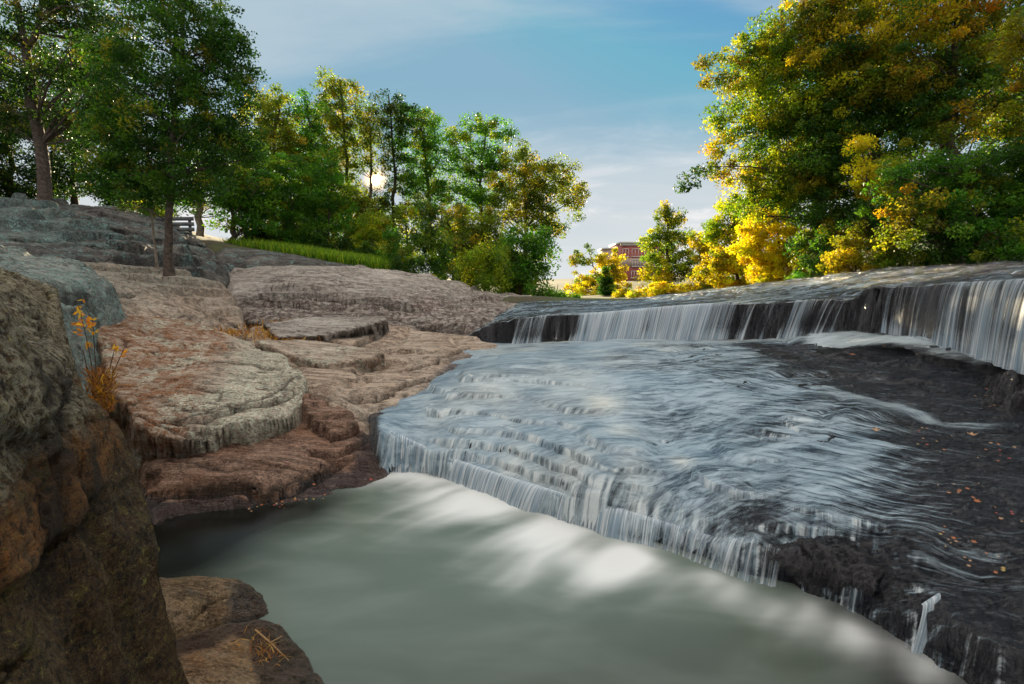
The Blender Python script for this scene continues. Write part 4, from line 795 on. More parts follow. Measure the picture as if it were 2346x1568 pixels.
row = [
 ('young_tree', 'young green tree with layered low branches at the left of the grass strip', (535, 560, 20), [(535, 500), (530, 420)], [(560, 470, 45, 35), (530, 420, 50, 45), (590, 520, 45, 14), (545, 515, 45, 14), (600, 440, 40, 40)], 'green', 1.0),
 ('slim_tree', 'first tall tree of the skyline row, pale leaves against the small white cloud', (622, 570, 24), [(620, 420), (630, 300), (640, 220)], [(640, 245, 42, 30), (605, 300, 50, 45), (660, 330, 50, 45), (615, 380, 60, 50), (640, 450, 60, 45), (590, 250, 35, 30)], 'olive', .75),
 ('slim_tree', 'lush green tree with a narrow crown left of the tallest tree', (705, 585, 25), [(710, 450), (715, 330), (705, 240)], [(705, 260, 40, 35), (695, 330, 48, 45), (720, 400, 55, 50), (690, 470, 55, 40), (730, 480, 45, 35)], 'lush', .85),
 ('tall_tree', 'tallest tree of the skyline row with two dark leafy tops', (800, 605, 27), [(800, 450), (790, 330), (780, 190)], [(755, 195, 30, 22), (795, 200, 30, 24), (785, 250, 55, 40), (755, 300, 45, 45), (815, 300, 35, 35), (770, 370, 50, 45), (750, 440, 55, 50), (790, 460, 55, 40)], 'olive', .7),
 ('slim_tree', 'thin leaved tree just left of the sun', (845, 610, 27), [(845, 500), (850, 420), (850, 300)], [(850, 300, 25, 40), (830, 370, 30, 40), (830, 460, 40, 35), (860, 500, 40, 35)], 'olive', .55),
 ('slim_tree', 'tree with a sparse peaked top just right of the sun', (905, 615, 28), [(900, 500), (905, 380), (890, 220)], [(890, 235, 28, 20), (880, 280, 40, 30), (925, 290, 35, 35), (900, 340, 35, 30), (915, 400, 35, 35), (890, 470, 50, 35), (925, 255, 22, 18)], 'dark', .62),
 ('slim_tree', 'tree with a rounded green top right of the sparse peaked tree', (1000, 640, 28), [(985, 500), (975, 380), (965, 270)], [(960, 275, 42, 22), (990, 310, 28, 35), (955, 330, 42, 35), (985, 370, 28, 30), (960, 420, 45, 40), (1000, 440, 30, 40)], 'green', .75),
 ('spreading_tree', 'spreading tree with a flat topped crown in the middle of the skyline', (1110, 650, 27), [(1105, 520), (1100, 400), (1115, 290)], [(1110, 285, 28, 18), (1070, 305, 45, 25), (1150, 305, 38, 20), (1045, 350, 35, 40), (1095, 370, 50, 35), (1140, 380, 35, 35), (1060, 430, 50, 40), (1110, 450, 50, 40)], 'green', .72),
 ('leaning_tree', 'last tree of the skyline row with a long limb reaching right over the water', (1205, 665, 26), [(1205, 560), (1200, 460), (1205, 370)], [(1195, 370, 45, 30), (1165, 410, 45, 35), (1240, 395, 42, 30), (1290, 395, 32, 25), (1315, 440, 28, 35), (1320, 480, 22, 18), (1265, 440, 45, 32), (1205, 450, 50, 40), (1240, 500, 45, 30), (1170, 490, 50, 40), (1270, 520, 28, 20)], 'olive', .75),
 ('round_tree', 'rounded green tree at the waterside right of the willowy bush', (1190, 682, 21), [(1190, 640), (1195, 580)], [(1190, 560, 40, 35), (1165, 600, 35, 40), (1225, 585, 38, 35), (1200, 630, 50, 30), (1230, 640, 28, 25), (1255, 545, 28, 22)], 'green', 1.0),
 ('olive_tree_thicket', 'brownish olive thicket behind the willowy bush', (1085, 655, 24), [(1085, 600), (1080, 540)], [(1060, 530, 40, 40), (1110, 530, 40, 40), (1080, 590, 60, 40), (1130, 590, 40, 40)], 'olive', 1.1),
]
for i, (nm, lab, b, tk, bl, pal, fl) in enumerate(row):
    if nm == 'olive_tree_thicket': nm = 'thicket_tree'
    bl = [(q[0], q[1], q[2]*1.18, q[3]*1.22)+tuple(q[4:]) for q in bl]
    T_(nm, lab, 'tree', b, tk, .13, bl, pal, cr=.40, lp=38, ls=.125, fill=fl*1.6, seed=30+i, limbs=34, group='trees along the left skyline')
low = [
 ('shrub', 'leafy green shrub under the lush narrow tree', (690, 590, 22), [(680, 550, 45, 35), (720, 560, 40, 28)], 'lush'),
 ('shrub', 'dark green shrub under the tallest tree above the grass', (770, 598, 22), [(770, 570, 40, 28), (740, 560, 30, 30)], 'dark'),
 ('shrub', 'yellow green shrub with gaps of light left of the dark bush', (850, 612, 22.5), [(830, 570, 35, 40), (870, 580, 35, 35), (850, 520, 40, 35)], 'yellowgreen'),
 ('evergreen_bush', 'dense dark blue green bush with a pointed top', (980, 648, 18.5), [(982, 490, 24, 30), (965, 540, 42, 40), (1010, 560, 38, 38), (950, 600, 45, 40), (1000, 615, 55, 32)], 'deep'),
 ('shrub', 'mid green shrub at the left foot of the dark pointed bush', (915, 632, 19.5), [(915, 600, 28, 35), (905, 560, 28, 35)], 'green'),
 ('willow_bush', 'yellow green willowy bush with upright shoots above the rock', (1110, 672, 17.5), [(1110, 635, 60, 30), (1080, 600, 35, 30), (1140, 605, 35, 32), (1110, 590, 30, 25)], 'yellowgreen'),
 ('shrub', 'small bright green shrub at the waterline right of the round tree', (1235, 690, 20), [(1225, 668, 30, 18), (1255, 672, 22, 16)], 'lush'),
 ('shrub', 'small blue green shrub nearest the far golden tree', (1275, 692, 22), [(1272, 678, 22, 14)], 'green'),
 ('shrub', 'shrub with yellow tinged leaves behind the forked rocks', (640, 565, 22), [(640, 530, 40, 30), (600, 545, 30, 15)], 'yellowgreen'),
 ('shrub', 'small olive shrub behind the rocks at the foot of the slender tree', (330, 500, 18), [(320, 480, 40, 22), (360, 500, 25, 18)], 'olive'),
]
for i, (nm, lab, b, bl, pal) in enumerate(low):
    T_(nm, lab, 'bush', b, [(b[0], b[1]-15), (b[0]+3, b[1]-40)], .04, bl, pal, cr=.26, lp=44, ls=.085, fill=1.3, seed=60+i, limbs=16, group='bushes on the left bank', flat=1.0 if nm != 'willow_bush' else 1.6)
ug = [(585, 568, 'dark'), (655, 578, 'green'), (740, 592, 'deep'), (830, 606, 'deep'), (890, 618, 'green'), (1035, 652, 'olive'), (1070, 662, 'deep'), (1155, 678, 'deep'), (1180, 684, 'green')]
ul = ['dark bush at the left end of the grass', 'green bush behind the left part of the grass strip', 'dark bush behind the middle of the grass strip', 'dark bush behind the right part of the grass strip', 'green bush where the grass strip ends', 'olive bush just right of the dark pointed bush', 'small dark bush left of the willowy bush', 'dark bush right of the willowy bush', 'green bush at the foot of the round waterside tree']
for i, (x, y, pal) in enumerate(ug):
    T_('undergrowth_bush', ul[i], 'bush', (x, y, 21.5), [(x, y-12), (x+2, y-30)], .03, [(x-16, y-16, 30, 22), (x+18, y-20, 30, 24), (x, y-40, 26, 20)], pal, cr=.26, lp=36, ls=.09, fill=1.1, seed=210+i, limbs=10, group='undergrowth bushes along the left bank')
# centre and right
lf = [((560, 562, 21), [(560, 360, 55, 50), (600, 420, 60, 50), (550, 450, 50, 40), (620, 370, 40, 40), (590, 480, 60, 30)], 'lush', 'bright green bushy tree left of the lush narrow tree, in front of the skyline row'),
      ((665, 578, 22), [(660, 400, 50, 45), (690, 450, 50, 45), (640, 490, 50, 35), (700, 510, 45, 30)], 'green', 'bushy green tree in front of the lush narrow tree'),
      ((750, 590, 23), [(745, 390, 45, 45), (770, 450, 50, 45), (730, 480, 45, 40), (780, 520, 50, 30)], 'lush', 'bright green bushy tree below the two leafy tops of the tallest tree'),
      ((835, 603, 24), [(820, 470, 42, 40), (850, 530, 45, 38), (800, 530, 40, 35)], 'olive', 'low olive green bushy tree just under the sun'),
      ((1010, 640, 23), [(1030, 500, 45, 40), (950, 480, 35, 40), (1060, 560, 45, 40), (900, 520, 35, 35)], 'olive', 'olive bushy tree behind the dark pointed bush')]
for i, (b, bl, pal, lab) in enumerate(lf):
    T_('bushy_tree', lab, 'tree', b, [(b[0]+4, b[1]-80), (b[0], b[1]-160)], .09, bl, pal, cr=.36, lp=36, ls=.12, fill=1.0, seed=160+i, limbs=26, group='bushy trees in front of the left skyline')
und = [((600, 575, 29), 'olive', 560, 520), ((690, 585, 30), 'yellowgreen', 500, 470), ((760, 595, 30), 'green', 530, 480), ((850, 610, 31), 'olive', 540, 500), ((930, 625, 31), 'yellowgreen', 540, 480), ((1040, 645, 30), 'olive', 540, 480), ((1150, 670, 31), 'green', 600, 560)]
lbs = ['olive understory tree behind the young layered tree', 'yellow green understory tree behind the lush narrow tree', 'green understory tree behind the trunk of the tallest tree', 'olive understory tree low under the sun', 'yellow green understory tree left of the dark pointed bush', 'olive understory tree right behind the dark pointed bush', 'green understory tree low behind the round waterside tree']
for i, (b, pal, y1, y2) in enumerate(und):
    T_('understory_tree', lbs[i], 'tree', b, [(b[0]+3, y1), (b[0]-3, y2)], .09, [(b[0]-30, y1+10, 42, 34), (b[0]+35, y1+15, 42, 32), (b[0], y2+15, 40, 34), (b[0]+5, y1+45, 50, 26)], pal, cr=.45, lp=34, ls=.14, fill=1.0, seed=180+i, limbs=20, group='understory trees behind the left skyline')
ctr = [
 ('autumn_tree', 'golden autumn tree with a thin grey topped crown beyond the falls', (1375, 694, 46), [(1370, 640), (1350, 580)], .12, [(1340, 590, 30, 25, 0, 'olive', .5), (1400, 600, 30, 28), (1345, 650, 45, 28), (1410, 640, 30, 28), (1330, 680, 38, 16, -2, 'yellow'), (1420, 670, 30, 16)], 'gold', 1.0, .45, .2),
 ('small_conifer', 'small dark green conifer in front of the far golden tree', (1387, 692, 38), [(1387, 650), (1387, 615)], .07, [(1387, 625, 11, 12), (1387, 645, 18, 14), (1388, 665, 24, 14)], 'deep', 1.3, .3, .16),
 ('pointed_tree', 'pointed green and yellow tree standing right of the brick building', (1532, 678, 36), [(1530, 600), (1528, 530), (1525, 470)], .16, [(1520, 480, 18, 20), (1545, 500, 18, 20), (1525, 525, 32, 30), (1500, 560, 28, 30, 0, 'yellowgreen'), (1560, 560, 32, 30), (1520, 600, 45, 35, 0, 'yellowgreen'), (1570, 610, 35, 35), (1500, 640, 40, 25, 0, 'yellow')], 'olive', .95, .42, .16),
 ('yellow_shrub', 'low yellow and orange shrub at the foot of the pointed tree', (1530, 684, 30), [(1530, 670)], .04, [(1510, 665, 35, 16), (1560, 668, 35, 16, 0, 'gold'), (1470, 680, 30, 8, 0, 'gold')], 'yellow', 1.2, .3, .15),
 ('autumn_tree', 'golden brown tree right behind the pointed tree', (1625, 674, 30), [(1625, 620), (1620, 570)], .10, [(1610, 560, 28, 28, 0, 'gold'), (1640, 600, 40, 35), (1620, 645, 45, 28)], 'gold', 1.1, .35, .15),
 ('yellow_tree', 'tree with a green top over glowing yellow lower leaves', (1690, 668, 27), [(1690, 600), (1680, 500)], .12, [(1680, 490, 42, 28, 0, 'yellowgreen'), (1650, 530, 40, 30, 0, 'yellowgreen'), (1700, 550, 45, 40), (1680, 600, 45, 35), (1730, 620, 40, 35), (1640, 610, 35, 40, 0, 'gold'), (1690, 650, 50, 16), (1730, 510, 40, 35, 0, 'yellowgreen')], 'yellow', 1.2, .36, .14),
 ('yellow_tree', 'brightest yellow tree, low over the water at the left end of the big wood', (1790, 656, 22), [(1790, 600), (1780, 520)], .10, [(1760, 510, 55, 45), (1800, 470, 50, 35, 0, 'yellowgreen'), (1800, 590, 50, 40), (1750, 600, 45, 40), (1830, 560, 40, 35, 0, 'gold'), (1850, 600, 35, 35), (1780, 635, 60, 16), (1720, 560, 40, 40)], 'yellow', 1.3, .32, .125),
]
for i, (nm, lab, b, tk, tr_, bl, pal, fl, cr_, ls_) in enumerate(ctr):
    bl = [(q[0], q[1], q[2]*1.15, q[3]*1.15)+tuple(q[4:]) for q in bl]
    T_(nm, lab, 'bush' if 'shrub' in nm else 'tree', b, tk, tr_, bl, pal, cr=cr_, lp=42, ls=ls_, fill=fl, seed=80+i, limbs=24)
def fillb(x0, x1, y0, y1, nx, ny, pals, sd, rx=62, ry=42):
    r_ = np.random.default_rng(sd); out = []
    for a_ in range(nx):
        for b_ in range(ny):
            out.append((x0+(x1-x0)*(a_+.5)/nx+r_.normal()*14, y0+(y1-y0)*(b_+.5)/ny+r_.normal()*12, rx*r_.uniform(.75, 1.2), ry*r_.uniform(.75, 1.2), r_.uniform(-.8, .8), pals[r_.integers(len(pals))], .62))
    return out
big = [
 ('broad_tree', 'broad tree whose browned leaf tips reach out left against the sky', (1890, 648, 20), [(1880, 500), (1840, 350), (1800, 150), (1790, 20)], .24,
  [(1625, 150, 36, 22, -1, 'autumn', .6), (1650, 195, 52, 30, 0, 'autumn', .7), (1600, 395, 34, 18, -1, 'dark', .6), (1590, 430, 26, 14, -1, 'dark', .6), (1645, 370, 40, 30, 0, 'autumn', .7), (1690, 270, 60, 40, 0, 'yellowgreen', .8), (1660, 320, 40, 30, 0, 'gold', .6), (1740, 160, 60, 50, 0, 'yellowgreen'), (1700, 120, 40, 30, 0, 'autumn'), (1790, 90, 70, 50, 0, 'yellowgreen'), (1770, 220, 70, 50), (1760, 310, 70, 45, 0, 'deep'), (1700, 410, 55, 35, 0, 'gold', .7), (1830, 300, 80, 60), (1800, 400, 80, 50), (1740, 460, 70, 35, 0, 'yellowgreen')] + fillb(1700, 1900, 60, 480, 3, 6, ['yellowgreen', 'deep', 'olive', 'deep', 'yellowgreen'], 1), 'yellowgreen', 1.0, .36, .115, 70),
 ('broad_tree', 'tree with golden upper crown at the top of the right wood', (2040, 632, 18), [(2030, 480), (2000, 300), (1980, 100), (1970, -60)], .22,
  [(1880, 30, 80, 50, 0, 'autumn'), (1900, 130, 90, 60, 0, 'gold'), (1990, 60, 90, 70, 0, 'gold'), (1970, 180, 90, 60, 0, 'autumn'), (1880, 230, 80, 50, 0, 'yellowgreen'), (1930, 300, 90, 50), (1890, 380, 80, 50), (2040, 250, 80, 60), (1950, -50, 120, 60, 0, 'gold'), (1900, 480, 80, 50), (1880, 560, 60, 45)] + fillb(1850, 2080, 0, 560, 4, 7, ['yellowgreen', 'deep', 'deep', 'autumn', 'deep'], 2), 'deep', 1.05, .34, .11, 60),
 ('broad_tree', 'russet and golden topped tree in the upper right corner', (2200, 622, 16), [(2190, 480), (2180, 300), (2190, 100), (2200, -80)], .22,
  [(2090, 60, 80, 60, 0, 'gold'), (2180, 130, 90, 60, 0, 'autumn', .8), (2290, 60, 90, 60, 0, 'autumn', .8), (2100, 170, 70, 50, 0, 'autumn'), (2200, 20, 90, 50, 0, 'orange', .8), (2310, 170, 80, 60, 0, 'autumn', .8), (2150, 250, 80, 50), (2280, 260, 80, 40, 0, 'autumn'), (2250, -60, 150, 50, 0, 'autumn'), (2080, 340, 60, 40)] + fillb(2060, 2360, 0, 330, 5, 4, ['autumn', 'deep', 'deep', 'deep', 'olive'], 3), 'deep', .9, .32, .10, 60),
 ('yellow_branch_tree', 'young tree with a bright yellow branch hanging in front of the dark wood', (2010, 628, 15.5), [(2010, 520), (1990, 420), (1975, 350)], .07, [(1965, 340, 30, 22, 0, 'yellow'), (1990, 390, 36, 26, 0, 'yellow'), (2010, 430, 40, 24, 0, 'gold'), (2040, 380, 40, 24, 0, 'yellowgreen'), (2000, 500, 50, 40)], 'deep', 1.0, .26, .09, 26),
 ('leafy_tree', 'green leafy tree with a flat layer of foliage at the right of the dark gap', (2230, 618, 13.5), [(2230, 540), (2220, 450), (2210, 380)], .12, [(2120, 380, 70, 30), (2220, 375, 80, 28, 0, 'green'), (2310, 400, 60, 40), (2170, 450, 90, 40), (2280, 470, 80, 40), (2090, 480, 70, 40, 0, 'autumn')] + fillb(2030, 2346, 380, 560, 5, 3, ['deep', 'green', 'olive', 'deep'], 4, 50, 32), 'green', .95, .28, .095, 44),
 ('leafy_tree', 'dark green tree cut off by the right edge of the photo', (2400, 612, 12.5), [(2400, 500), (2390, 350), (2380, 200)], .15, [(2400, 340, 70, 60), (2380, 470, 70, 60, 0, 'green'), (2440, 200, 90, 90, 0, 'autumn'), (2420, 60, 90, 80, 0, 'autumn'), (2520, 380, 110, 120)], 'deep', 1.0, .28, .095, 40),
]
for i, (nm, lab, b, tk, tr_, bl, pal, fl, cr_, ls_, lm) in enumerate(big):
    bl = [(q[0], q[1], q[2]*1.12, q[3]*1.15)+tuple(q[4:]) for q in bl]
    T_(nm, lab, 'tree', b, tk, tr_, bl, pal, cr=cr_, lp=44, ls=ls_, fill=fl, seed=100+i, limbs=lm)
for i, (b, lab, bl) in enumerate([((1960, 620, 26), 'dark tree deep in the right wood, left of the black gap', [(1930, 420, 90, 90), (1980, 540, 90, 60), (1900, 300, 80, 80), (1990, 200, 90, 90)]), ((2150, 600, 25), 'dark tree deep in the middle of the right wood', [(2150, 420, 110, 90), (2150, 270, 110, 80), (2120, 540, 90, 60), (2180, 140, 100, 80)]), ((2330, 590, 23), 'dark tree deep in the right wood at the edge', [(2330, 300, 110, 90), (2330, 440, 100, 90), (2320, 540, 100, 50), (2350, 150, 110, 80)])]):
    T_('inner_tree', lab, 'tree', b, [(b[0]+10, 450), (b[0], 250), (b[0]+10, 120)], .2, bl, 'dark', cr=.55, lp=40, ls=.16, fill=1.0, seed=120+i, limbs=22, group='dark trees inside the right wood')
for i, (x, pal, lab) in enumerate([(1300, 'green', 'small green bush at the far water, left of the golden tree'), (1440, 'gold', 'low golden bush right below the brick building'), (1590, 'gold', 'low golden brown bush between the pointed tree and the yellow trees'), (1680, 'yellow', 'low yellow bush at the foot of the green topped yellow tree')]):
    T_('low_bush', lab, 'bush', (x, 690 if x < 1500 else 676, 34), [(x, 680), (x, 672)], .04, [(x-14, 682-(x-1300)*.03, 24, 12), (x+16, 684-(x-1300)*.03, 24, 11)], pal, cr=.3, lp=40, ls=.14, fill=1.3, seed=150+i, limbs=10)
rs_ = [((1860, 645, 17), 'dark green shrub hanging over the water right of the yellow tree', [(1870, 610, 45, 35), (1900, 560, 40, 40), (1850, 640, 40, 12, 0, 'lush')], 'deep'),
       ((1960, 630, 15.5), 'shrub mixing yellow and russet leaves along the bank', [(1960, 600, 60, 26), (1920, 600, 40, 26), (1950, 555, 40, 25, 0, 'autumn')], 'gold'),
       ((2060, 622, 14.5), 'olive green shrub in the middle of the right bank', [(2060, 595, 60, 26), (2040, 560, 40, 25, 0, 'autumn')], 'yellowgreen'),
       ((2160, 618, 13.5), 'dark low shrub under the flat layered tree', [(2160, 590, 70, 26), (2200, 550, 60, 28)], 'deep'),
       ((2270, 612, 12.5), 'shrub with large bright green leaves near the right edge', [(2270, 570, 70, 35), (2230, 520, 40, 24, 0, 'lush'), (2320, 530, 50, 40)], 'green'),
       ((2400, 606, 11.5), 'shrub cut off by the right edge above the taller fall', [(2390, 575, 70, 40), (2370, 540, 40, 30, 0, 'olive')], 'green')]
for i, (b, lab, bl, pal) in enumerate(rs_):
    T_('bank_shrub', lab, 'bush', b, [(b[0], b[1]-20), (b[0]-4, b[1]-50)], .04, bl, pal, cr=.24, lp=44, ls=.085, fill=1.3, seed=130+i, limbs=16, group='shrubs along the right bank', flat=.8)
print('LEAVES', NL)

# ------------------------------------------------------------------ grass, dry plants
def blades(name, pts, h, wd, pal, seed, lean=.35, kind='stuff', label=None):
    rs = np.random.default_rng(seed); n = len(pts); pts = np.asarray(pts)
    a = rs.uniform(0, 2*math.pi, n); hh = h*rs.uniform(.5, 1.25, n); le = rs.normal(size=(n, 2))*lean
    s = np.stack([np.cos(a), np.sin(a), 0*a], -1)*wd*rs.uniform(.6, 1.3, (n, 1))
    up1 = np.stack([le[:, 0]*hh*.25, le[:, 1]*hh*.25, hh*.55], -1); up2 = np.stack([le[:, 0]*hh, le[:, 1]*hh, hh*(1-.25*np.hypot(*le.T))], -1)
    V = np.stack([pts-s, pts+s, pts+up1+s*.7, pts+up1-s*.7, pts+up2], 1).reshape(-1, 3)
    i = np.arange(n)[:, None]*5; Fc = np.concatenate([i+np.array([[0, 1, 2]]), i+np.array([[0, 2, 3]]), i+np.array([[3, 2, 4]])])
    L = np.array(PAL[pal]); c = L[rs.integers(0, 4, n)]*rs.uniform(.7, 1.3, (n, 1)); C = np.repeat(np.concatenate([c, np.ones((n, 1))], 1), 5, axis=0)
    c0 = pts.mean(0); o = mesh(name, V, Fc, M_LEAF, None, False, {'col': np.clip(C, 0, 1)}, origin=tuple(c0))
    tag(o, label, None, None, kind); return o
PAL['grass'] = [(.09, .20, .015), (.15, .27, .02), (.28, .33, .03), (.06, .13, .02)]
PAL['straw'] = [(.42, .20, .05), (.34, .13, .03), (.50, .32, .10), (.22, .08, .02)]
def band(pl, n, seed, dy=(0, 1), T=None, spread=6):
    rs = np.random.default_rng(seed); out = []
    A = np.array([p[:2] for p in pl], float); D_ = [p[2] for p in pl]
    for _ in range(n):
        u = rs.uniform(0, len(pl)-1); k = int(u); f = u-k
        X = A[k, 0]*(1-f)+A[min(k+1, len(pl)-1), 0]*f; Y = A[k, 1]*(1-f)+A[min(k+1, len(pl)-1), 1]*f; d = D_[k]*(1-f)+D_[min(k+1, len(pl)-1)]*f
        p = P(X, Y, d); p = p+np.array([rs.normal()*.05, rs.uniform(*dy), 0])
        out.append(p)
    return np.array(out)
gp = band([(510, 566, 19.2), (600, 572, 18.2), (700, 588, 17.6), (800, 603, 17.8), (880, 618, 18)], 16000, 5, (0, 3.2)); gp[:, 2] = gp[:, 2] + 0.03*(gp[:, 1]-18) - .05
blades('grass', gp, .40, .014, 'grass', 6, label=None)
hitp = lambda T, L: np.array([T.hit(x, y) for x, y in L])
rsd = np.random.default_rng(11)
def on(T, n, cx, cy, rx, ry):
    L = [(cx+rx*rsd.normal()*.6, cy+ry*rsd.normal()*.6) for _ in range(n)]; return hitp(T, L)
T14, T17, T18, T12 = [SURF['flat_rock'+str(k)] for k in (14, 17, 18, 12)]
blades('dry_grass', np.concatenate([on(T14, 700, 640, 765, 60, 22), on(T14, 300, 700, 752, 90, 8)]), .13, .008, 'straw', 12, 1.2)
blades('dry_grass', on(T12, 500, 500, 768, 60, 8)+np.array([0, 0, .02]), .09, .008, 'straw', 13, 1.2)
blades('dry_grass', on(T14, 150, 660, 822, 40, 5), .10, .008, 'straw', 14, .9)
wl = [(185, 870, 4.1), (215, 900, 3.9), (245, 960, 3.6)]
blades('dry_grass', np.array([P(rsd.uniform(200, 262), rsd.uniform(850, 945), rsd.uniform(3.6, 4.4)) for _ in range(520)]), .08, .006, 'brown', 15, 1.3)
def dry_plant():
    root = empty('dry_plant', tuple(P(222, 900, 4.2))); tag(root, 'thin dry plant with orange withered leaves standing in the crack of the left rocks', 'plant')
    st = [[(215, 900), (212, 840), (200, 780), (180, 700)], [(225, 900), (218, 820), (212, 730)], [(240, 900), (250, 850), (265, 790)], [(232, 895), (262, 850), (283, 800)], [(222, 900), (200, 850), (190, 800)]]
    rs = np.random.default_rng(3); pos = []; cols = []
    for q in st:
        p = smooth_path([P(x, y, 4.2) for x, y in q], 8); V, Fc = tube(p, np.linspace(.006, .0025, 8), 5); mesh('stem', V, Fc, M_BARK, root, True)
    for (x, y, n, rx, ry) in [(182, 715, 14, 8, 16), (180, 760, 12, 8, 14), (210, 742, 16, 8, 18), (175, 742, 10, 14, 6), (264, 800, 9, 6, 12), (285, 812, 5, 5, 8), (205, 790, 5, 5, 10)]:
        for _ in range(n): pos.append(P(x+rs.normal()*rx*.6, y+rs.normal()*ry*.6, 4.2+rs.normal()*.04)); cols.append(np.array([(.55, .22, .03), (.5, .30, .04), (.42, .14, .03)][rs.integers(3)]))
    nn = rs.normal(size=(len(pos), 3)); nn /= np.linalg.norm(nn, axis=1, keepdims=True)
    V, Fc, C = leaves(np.array(pos), nn, .055, np.array(cols), rs, .5); mesh('leaves', V, Fc, M_LEAF, root, False, {'col': C})
dry_plant()

# fallen leaves lying on the wet rock, one object each
def leaf_mesh(k):
    rs = np.random.default_rng(50+k); n = 10; V = [(0, 0, .006)]; 
    for i in range(n):
        t = 2*math.pi*i/n; r = (1.0 if i % 2 == 0 else .55)*(.8+.3*rs.random()); V.append((r*math.cos(t), .75*r*math.sin(t), .12+.25*rs.random() if i % 2 == 0 else 0))
    return np.array(V), np.array([(0, 1+i, 1+(i+1) % n) for i in range(n)])
LM = [simple_mat('fallen_leaf_'+n, c, .6, 20, .25) for n, c in (('tan', (.34, .20, .10)), ('orange', (.36, .12, .04)), ('red', (.30, .04, .03)), ('yellow', (.34, .24, .06)))]
protos = []
for k in range(6):
    V, Fc = leaf_mesh(k); me = bpy.data.meshes.new('fallen_leaf'); me.from_pydata([tuple(v) for v in V], [], [tuple(map(int, f)) for f in Fc]); me.materials.append(LM[[0, 1, 0, 2, 3, 1][k]]); protos.append(me)
def fallen(T, X, Y, size, k, label, group=None, lift=.03):
    p = T.hit(X, Y); e = .05; gx = (T(p[0]+e, p[1])-T(p[0]-e, p[1]))/(2*e); gy = (T(p[0], p[1]+e)-T(p[0], p[1]-e))/(2*e)
    o = bpy.data.objects.new('fallen_leaf', protos[k]); COL.objects.link(o); size *= .6; o.location = (p[0], p[1], p[2]+lift)
    o.rotation_mode = 'QUATERNION'; q = Vector((-gx, -gy, 1)).normalized().to_track_quat('Z', 'Y')
    o.rotation_quaternion = q; o.scale = (size,)*3; tag(o, label, 'leaf', group)
    dg[0] += 1
dg = [0]
fallen(SURF['ledge_rock28'], 1952, 822, .07, 1, 'big orange brown leaf standing up on the flat dark ledge below the falls', lift=.06)
fallen(SURF['ledge_rock28'], 2025, 798, .06, 1, 'curled orange leaf beside the little spout at the foot of the falls')
fallen(SURF['ledge_rock28'], 1905, 800, .04, 2+1, 'small red leaf on the wet ledge left of the orange leaves')
fallen(TD, 2005, 997, .075, 0, 'flat tan leaf on the riffled rock by the channel', lift=.05)
fallen(TD, 2225, 1005, .08, 0, 'larger tan leaf on dark rock right of the channel bend', lift=.04)
fallen(SURF['flat_rock11'], 850, 1108, .045, 3, 'bright red leaf on the wet rock at the pool edge', lift=.05)
fallen(SURF['flat_rock11'], 720, 1120, .035, 1, 'rust coloured leaf on the blue wet rock left of the red leaf', lift=.05)
fallen(SURF['wet_boulder29'], 2235, 1180, .04, 1, 'orange leaf on the dark slope above the jagged block', lift=.1)
rl = np.random.default_rng(21)
for i in range(70):
    cx_, cy_ = [(2220, 905), (2290, 930), (2120, 1010), (2290, 1040), (2200, 1130), (2300, 1180), (2180, 1250), (2260, 1300)][int(rl.integers(8))]
    X, Y = cx_+rl.normal()*30, cy_+rl.normal()*16
    if X > 2344 or Y < 870+(2346-X)*.3 or abs(Y-965) < 18: continue
    fallen(TD, X, Y, rl.uniform(.014, .032), int(rl.integers(0, 6)), 'one of the small leaves scattered over the dark rock at the right', 'small leaves scattered on the dark right rock', lift=.025)
for i in range(26):
    X = rl.uniform(560, 830); Y = 1175-(X-560)*.16+rl.normal()*6
    fallen(SURF['flat_rock11'], X, Y, rl.uniform(.015, .03), int(rl.integers(0, 6)), 'one of the small leaves caught along the waterline of the brown slab', 'small leaves along the pool edge', lift=.03)
# twig
tw = SURF['shore_rock26']
q = [tw.hit(585, 1455)+np.array([0, 0, .035]), tw.hit(620, 1488)+np.array([0, 0, .045]), tw.hit(662, 1524)+np.array([0, 0, .03])]
V1 = tube(smooth_path(q, 8), np.linspace(.007, .003, 8), 6); V2 = tube([q[1], q[1]+np.array([.06, .03, .02])], [.005, .003], 5)
V, Fc = join([V1, V2]); tag(mesh('twig', V, Fc, simple_mat('dead_twig', (.26, .16, .07), .7), None, True, origin=tuple(q[0])), 'dry broken twig lying on the low orange brown rock', 'twig')
blades('dry_grass', np.array([tw.hit(x, y)+np.array([0, 0, .02]) for x, y in [(rl.normal(600, 22), rl.normal(1495, 22)) for _ in range(60)]]), .05, .003, 'straw', 16, 1.6)

# ------------------------------------------------------------------ brick building far behind the falls
def box(c0, c1):
    x0, y0, z0 = c0; x1, y1, z1 = c1
    V = np.array([(x, y, z) for z in (z0, z1) for y in (y0, y1) for x in (x0, x1)], float)
    return V, np.array([(0, 2, 3, 1), (4, 5, 7, 6), (0, 1, 5, 4), (2, 6, 7, 3), (0, 4, 6, 2), (1, 3, 7, 5)])
def brick_mat(name, col, mortar):
    m = bpy.data.materials.new(name); m.use_nodes = True; g = G(m.node_tree); g.n.clear()
    out = g.new('ShaderNodeOutputMaterial'); b = g.new('ShaderNodeBsdfPrincipled'); br = g.new('ShaderNodeTexBrick')
    tcx = g.new('ShaderNodeTexCoord'); g.put(br.inputs['Vector'], g.mapping(tcx.outputs['Object'], (1, 1, 1), (R(90), 0, 0)))
    br.inputs['Color1'].default_value = c4(col); br.inputs['Color2'].default_value = c4(tuple(v*.8 for v in col)); br.inputs['Mortar'].default_value = c4(mortar); br.inputs['Scale'].default_value = 3
    g.l.new(br.outputs[0], b.inputs['Base Color']); b.inputs['Roughness'].default_value = .9; g.l.new(b.outputs[0], out.inputs[0]); return m
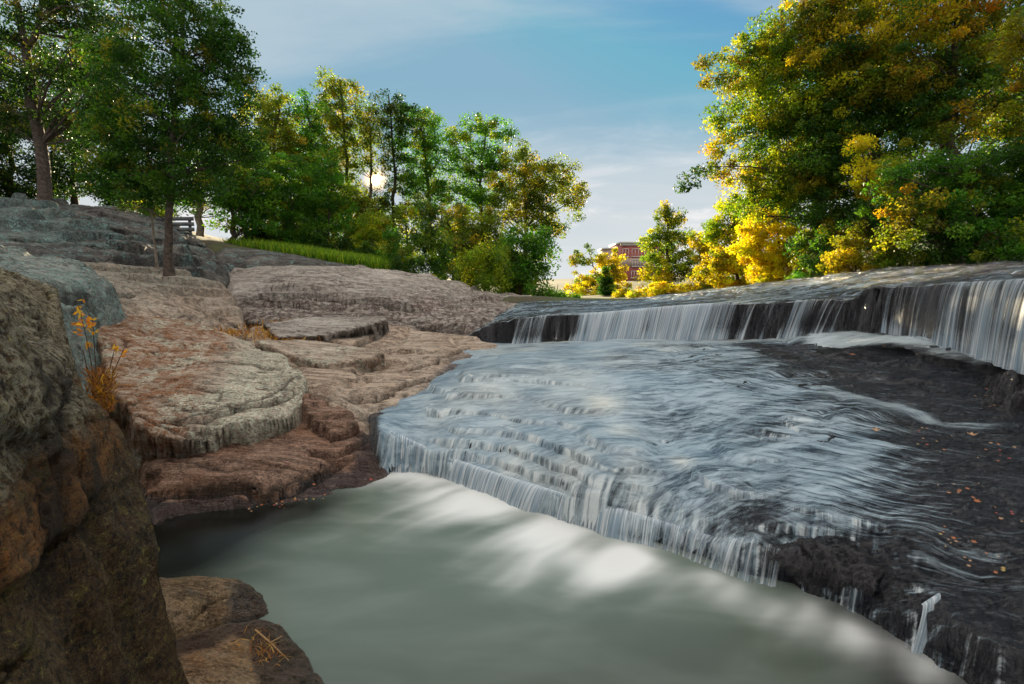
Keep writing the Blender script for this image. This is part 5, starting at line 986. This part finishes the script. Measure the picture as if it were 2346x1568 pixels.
MB1 = brick_mat('rose_brick', (.40, .085, .07), (.38, .22, .2)); MB2 = brick_mat('pale_brick', (.50, .36, .30), (.55, .45, .4)); MW = simple_mat('window_glass', (.10, .26, .28), .12, 1, .3); MF = simple_mat('window_frame_paint', (.65, .62, .58), .6, 3, .1)
def building():
    D = 130.0; y0 = D; X0 = P(1421, 640, D)[0]; zt = P(1421, 558, D)[2]; zb = P(1421, 672, D)[2]-2; X1 = X0+11
    root = empty('brick_building', (X0, y0, zb)); tag(root, 'rose brick building with teal windows and a flat roof seen between the autumn trees', 'building')
    V, Fc = box((X0, y0, zb), (X1, y0+14, zt)); mesh('wall', V, Fc, MB1, root)
    zb2 = P(1421, 593, D)[2]
    V, Fc = box((X0-.0, y0-.12, P(1421, 611, D)[2]), (X1, y0-.003, P(1421, 591, D)[2])); mesh('wall_band', V, Fc, MB2, root)
    V, Fc = join([box((X0-.35, y0-.5, zt), (X1+.3, y0+14.3, zt+.45)), box((X0-.2, y0-.3, zt-.5), (X1+.2, y0-.13, zt-.05))]); mesh('cornice', V, Fc, MF, root)
    V, Fc = box((X0+6, y0+3, zt+.45), (X0+9, y0+7, zt+1.4)); mesh('roof_house', V, Fc, MB2, root)
    s = D*K/F
    for (a, b, rows) in [(1426, 1439, 0), (1447, 1476, 0), (1484, 1512, 0), (1449, 1486, 1), (1492, 1514, 1), (1447, 1472, 2), (1480, 1510, 2)]:
        yt, yb = [(571, 587), (596, 610), (622, 636)][rows]
        xa, xb = P(a, 600, D)[0], P(b, 600, D)[0]; za, zc = P(a, yb, D)[2], P(a, yt, D)[2]
        npn = max(2, int((b-a)/6)); fr = []
        fr.append(box((xa-.12, y0-.24, zc), (xb+.12, y0-.125, zc+.15))); fr.append(box((xa-.2, y0-.34, za-.18), (xb+.2, y0-.125, za)))
        for q in range(npn+1):
            xx = xa+(xb-xa)*q/npn; fr.append(box((xx-.06, y0-.22, za), (xx+.06, y0-.125, zc)))
        zm = (za+zc)/2; V, Fc = join(fr); w_ = mesh('window', V, Fc, MF, root)
        V, Fc = box((xa+.01, y0-.17, za+.01), (xb-.01, y0-.13, zc-.01)); mesh('pane', V - np.array([0, 0, 0]), Fc, MW, None).parent = w_
        bpy.data.objects[-1] if False else None
    # lower wing at the left
    V, Fc = box((X0-3.4, y0+4, zb), (X0-.01, y0+13, P(1405, 571, D+4)[2])); mesh('side_wing', V, Fc, MB2, root)
    V, Fc = box((X0-3.7, y0+3.7, P(1405, 571, D+4)[2]), (X0-.02, y0+13.2, P(1405, 571, D+4)[2]+.4)); mesh('wing_cornice', V, Fc, MF, root)
building()
# weathered bench
def bench():
    D = 16.5; b = P(395, 540, D); root = empty('park_bench', tuple(b)); tag(root, 'weathered grey slatted bench half hidden behind the slender trunk', 'bench')
    W = simple_mat('weathered_wood', (.09, .10, .10), .85, 10, .3); x0, x1 = b[0]-.8, b[0]+.42; y = b[1]; z = b[2]-.32
    V, Fc = join([box((x0, y+.45, z+.50+i*.17), (x1, y+.49, z+.62+i*.17)) for i in range(3)]); mesh('backrest', V, Fc, W, root)
    V, Fc = join([box((x0, y+i*.13, z+.40), (x1, y+.10+i*.13, z+.44)) for i in range(3)]); mesh('seat', V, Fc, W, root)
    for xx in (x0+.15, x1-.2):
        for yy in (y+.02, y+.50): V, Fc = box((xx, yy, z-.3), (xx+.07, yy+.06, z+(.40 if yy < y+.3 else .95))); mesh('leg', V, Fc, W, root)
bench()
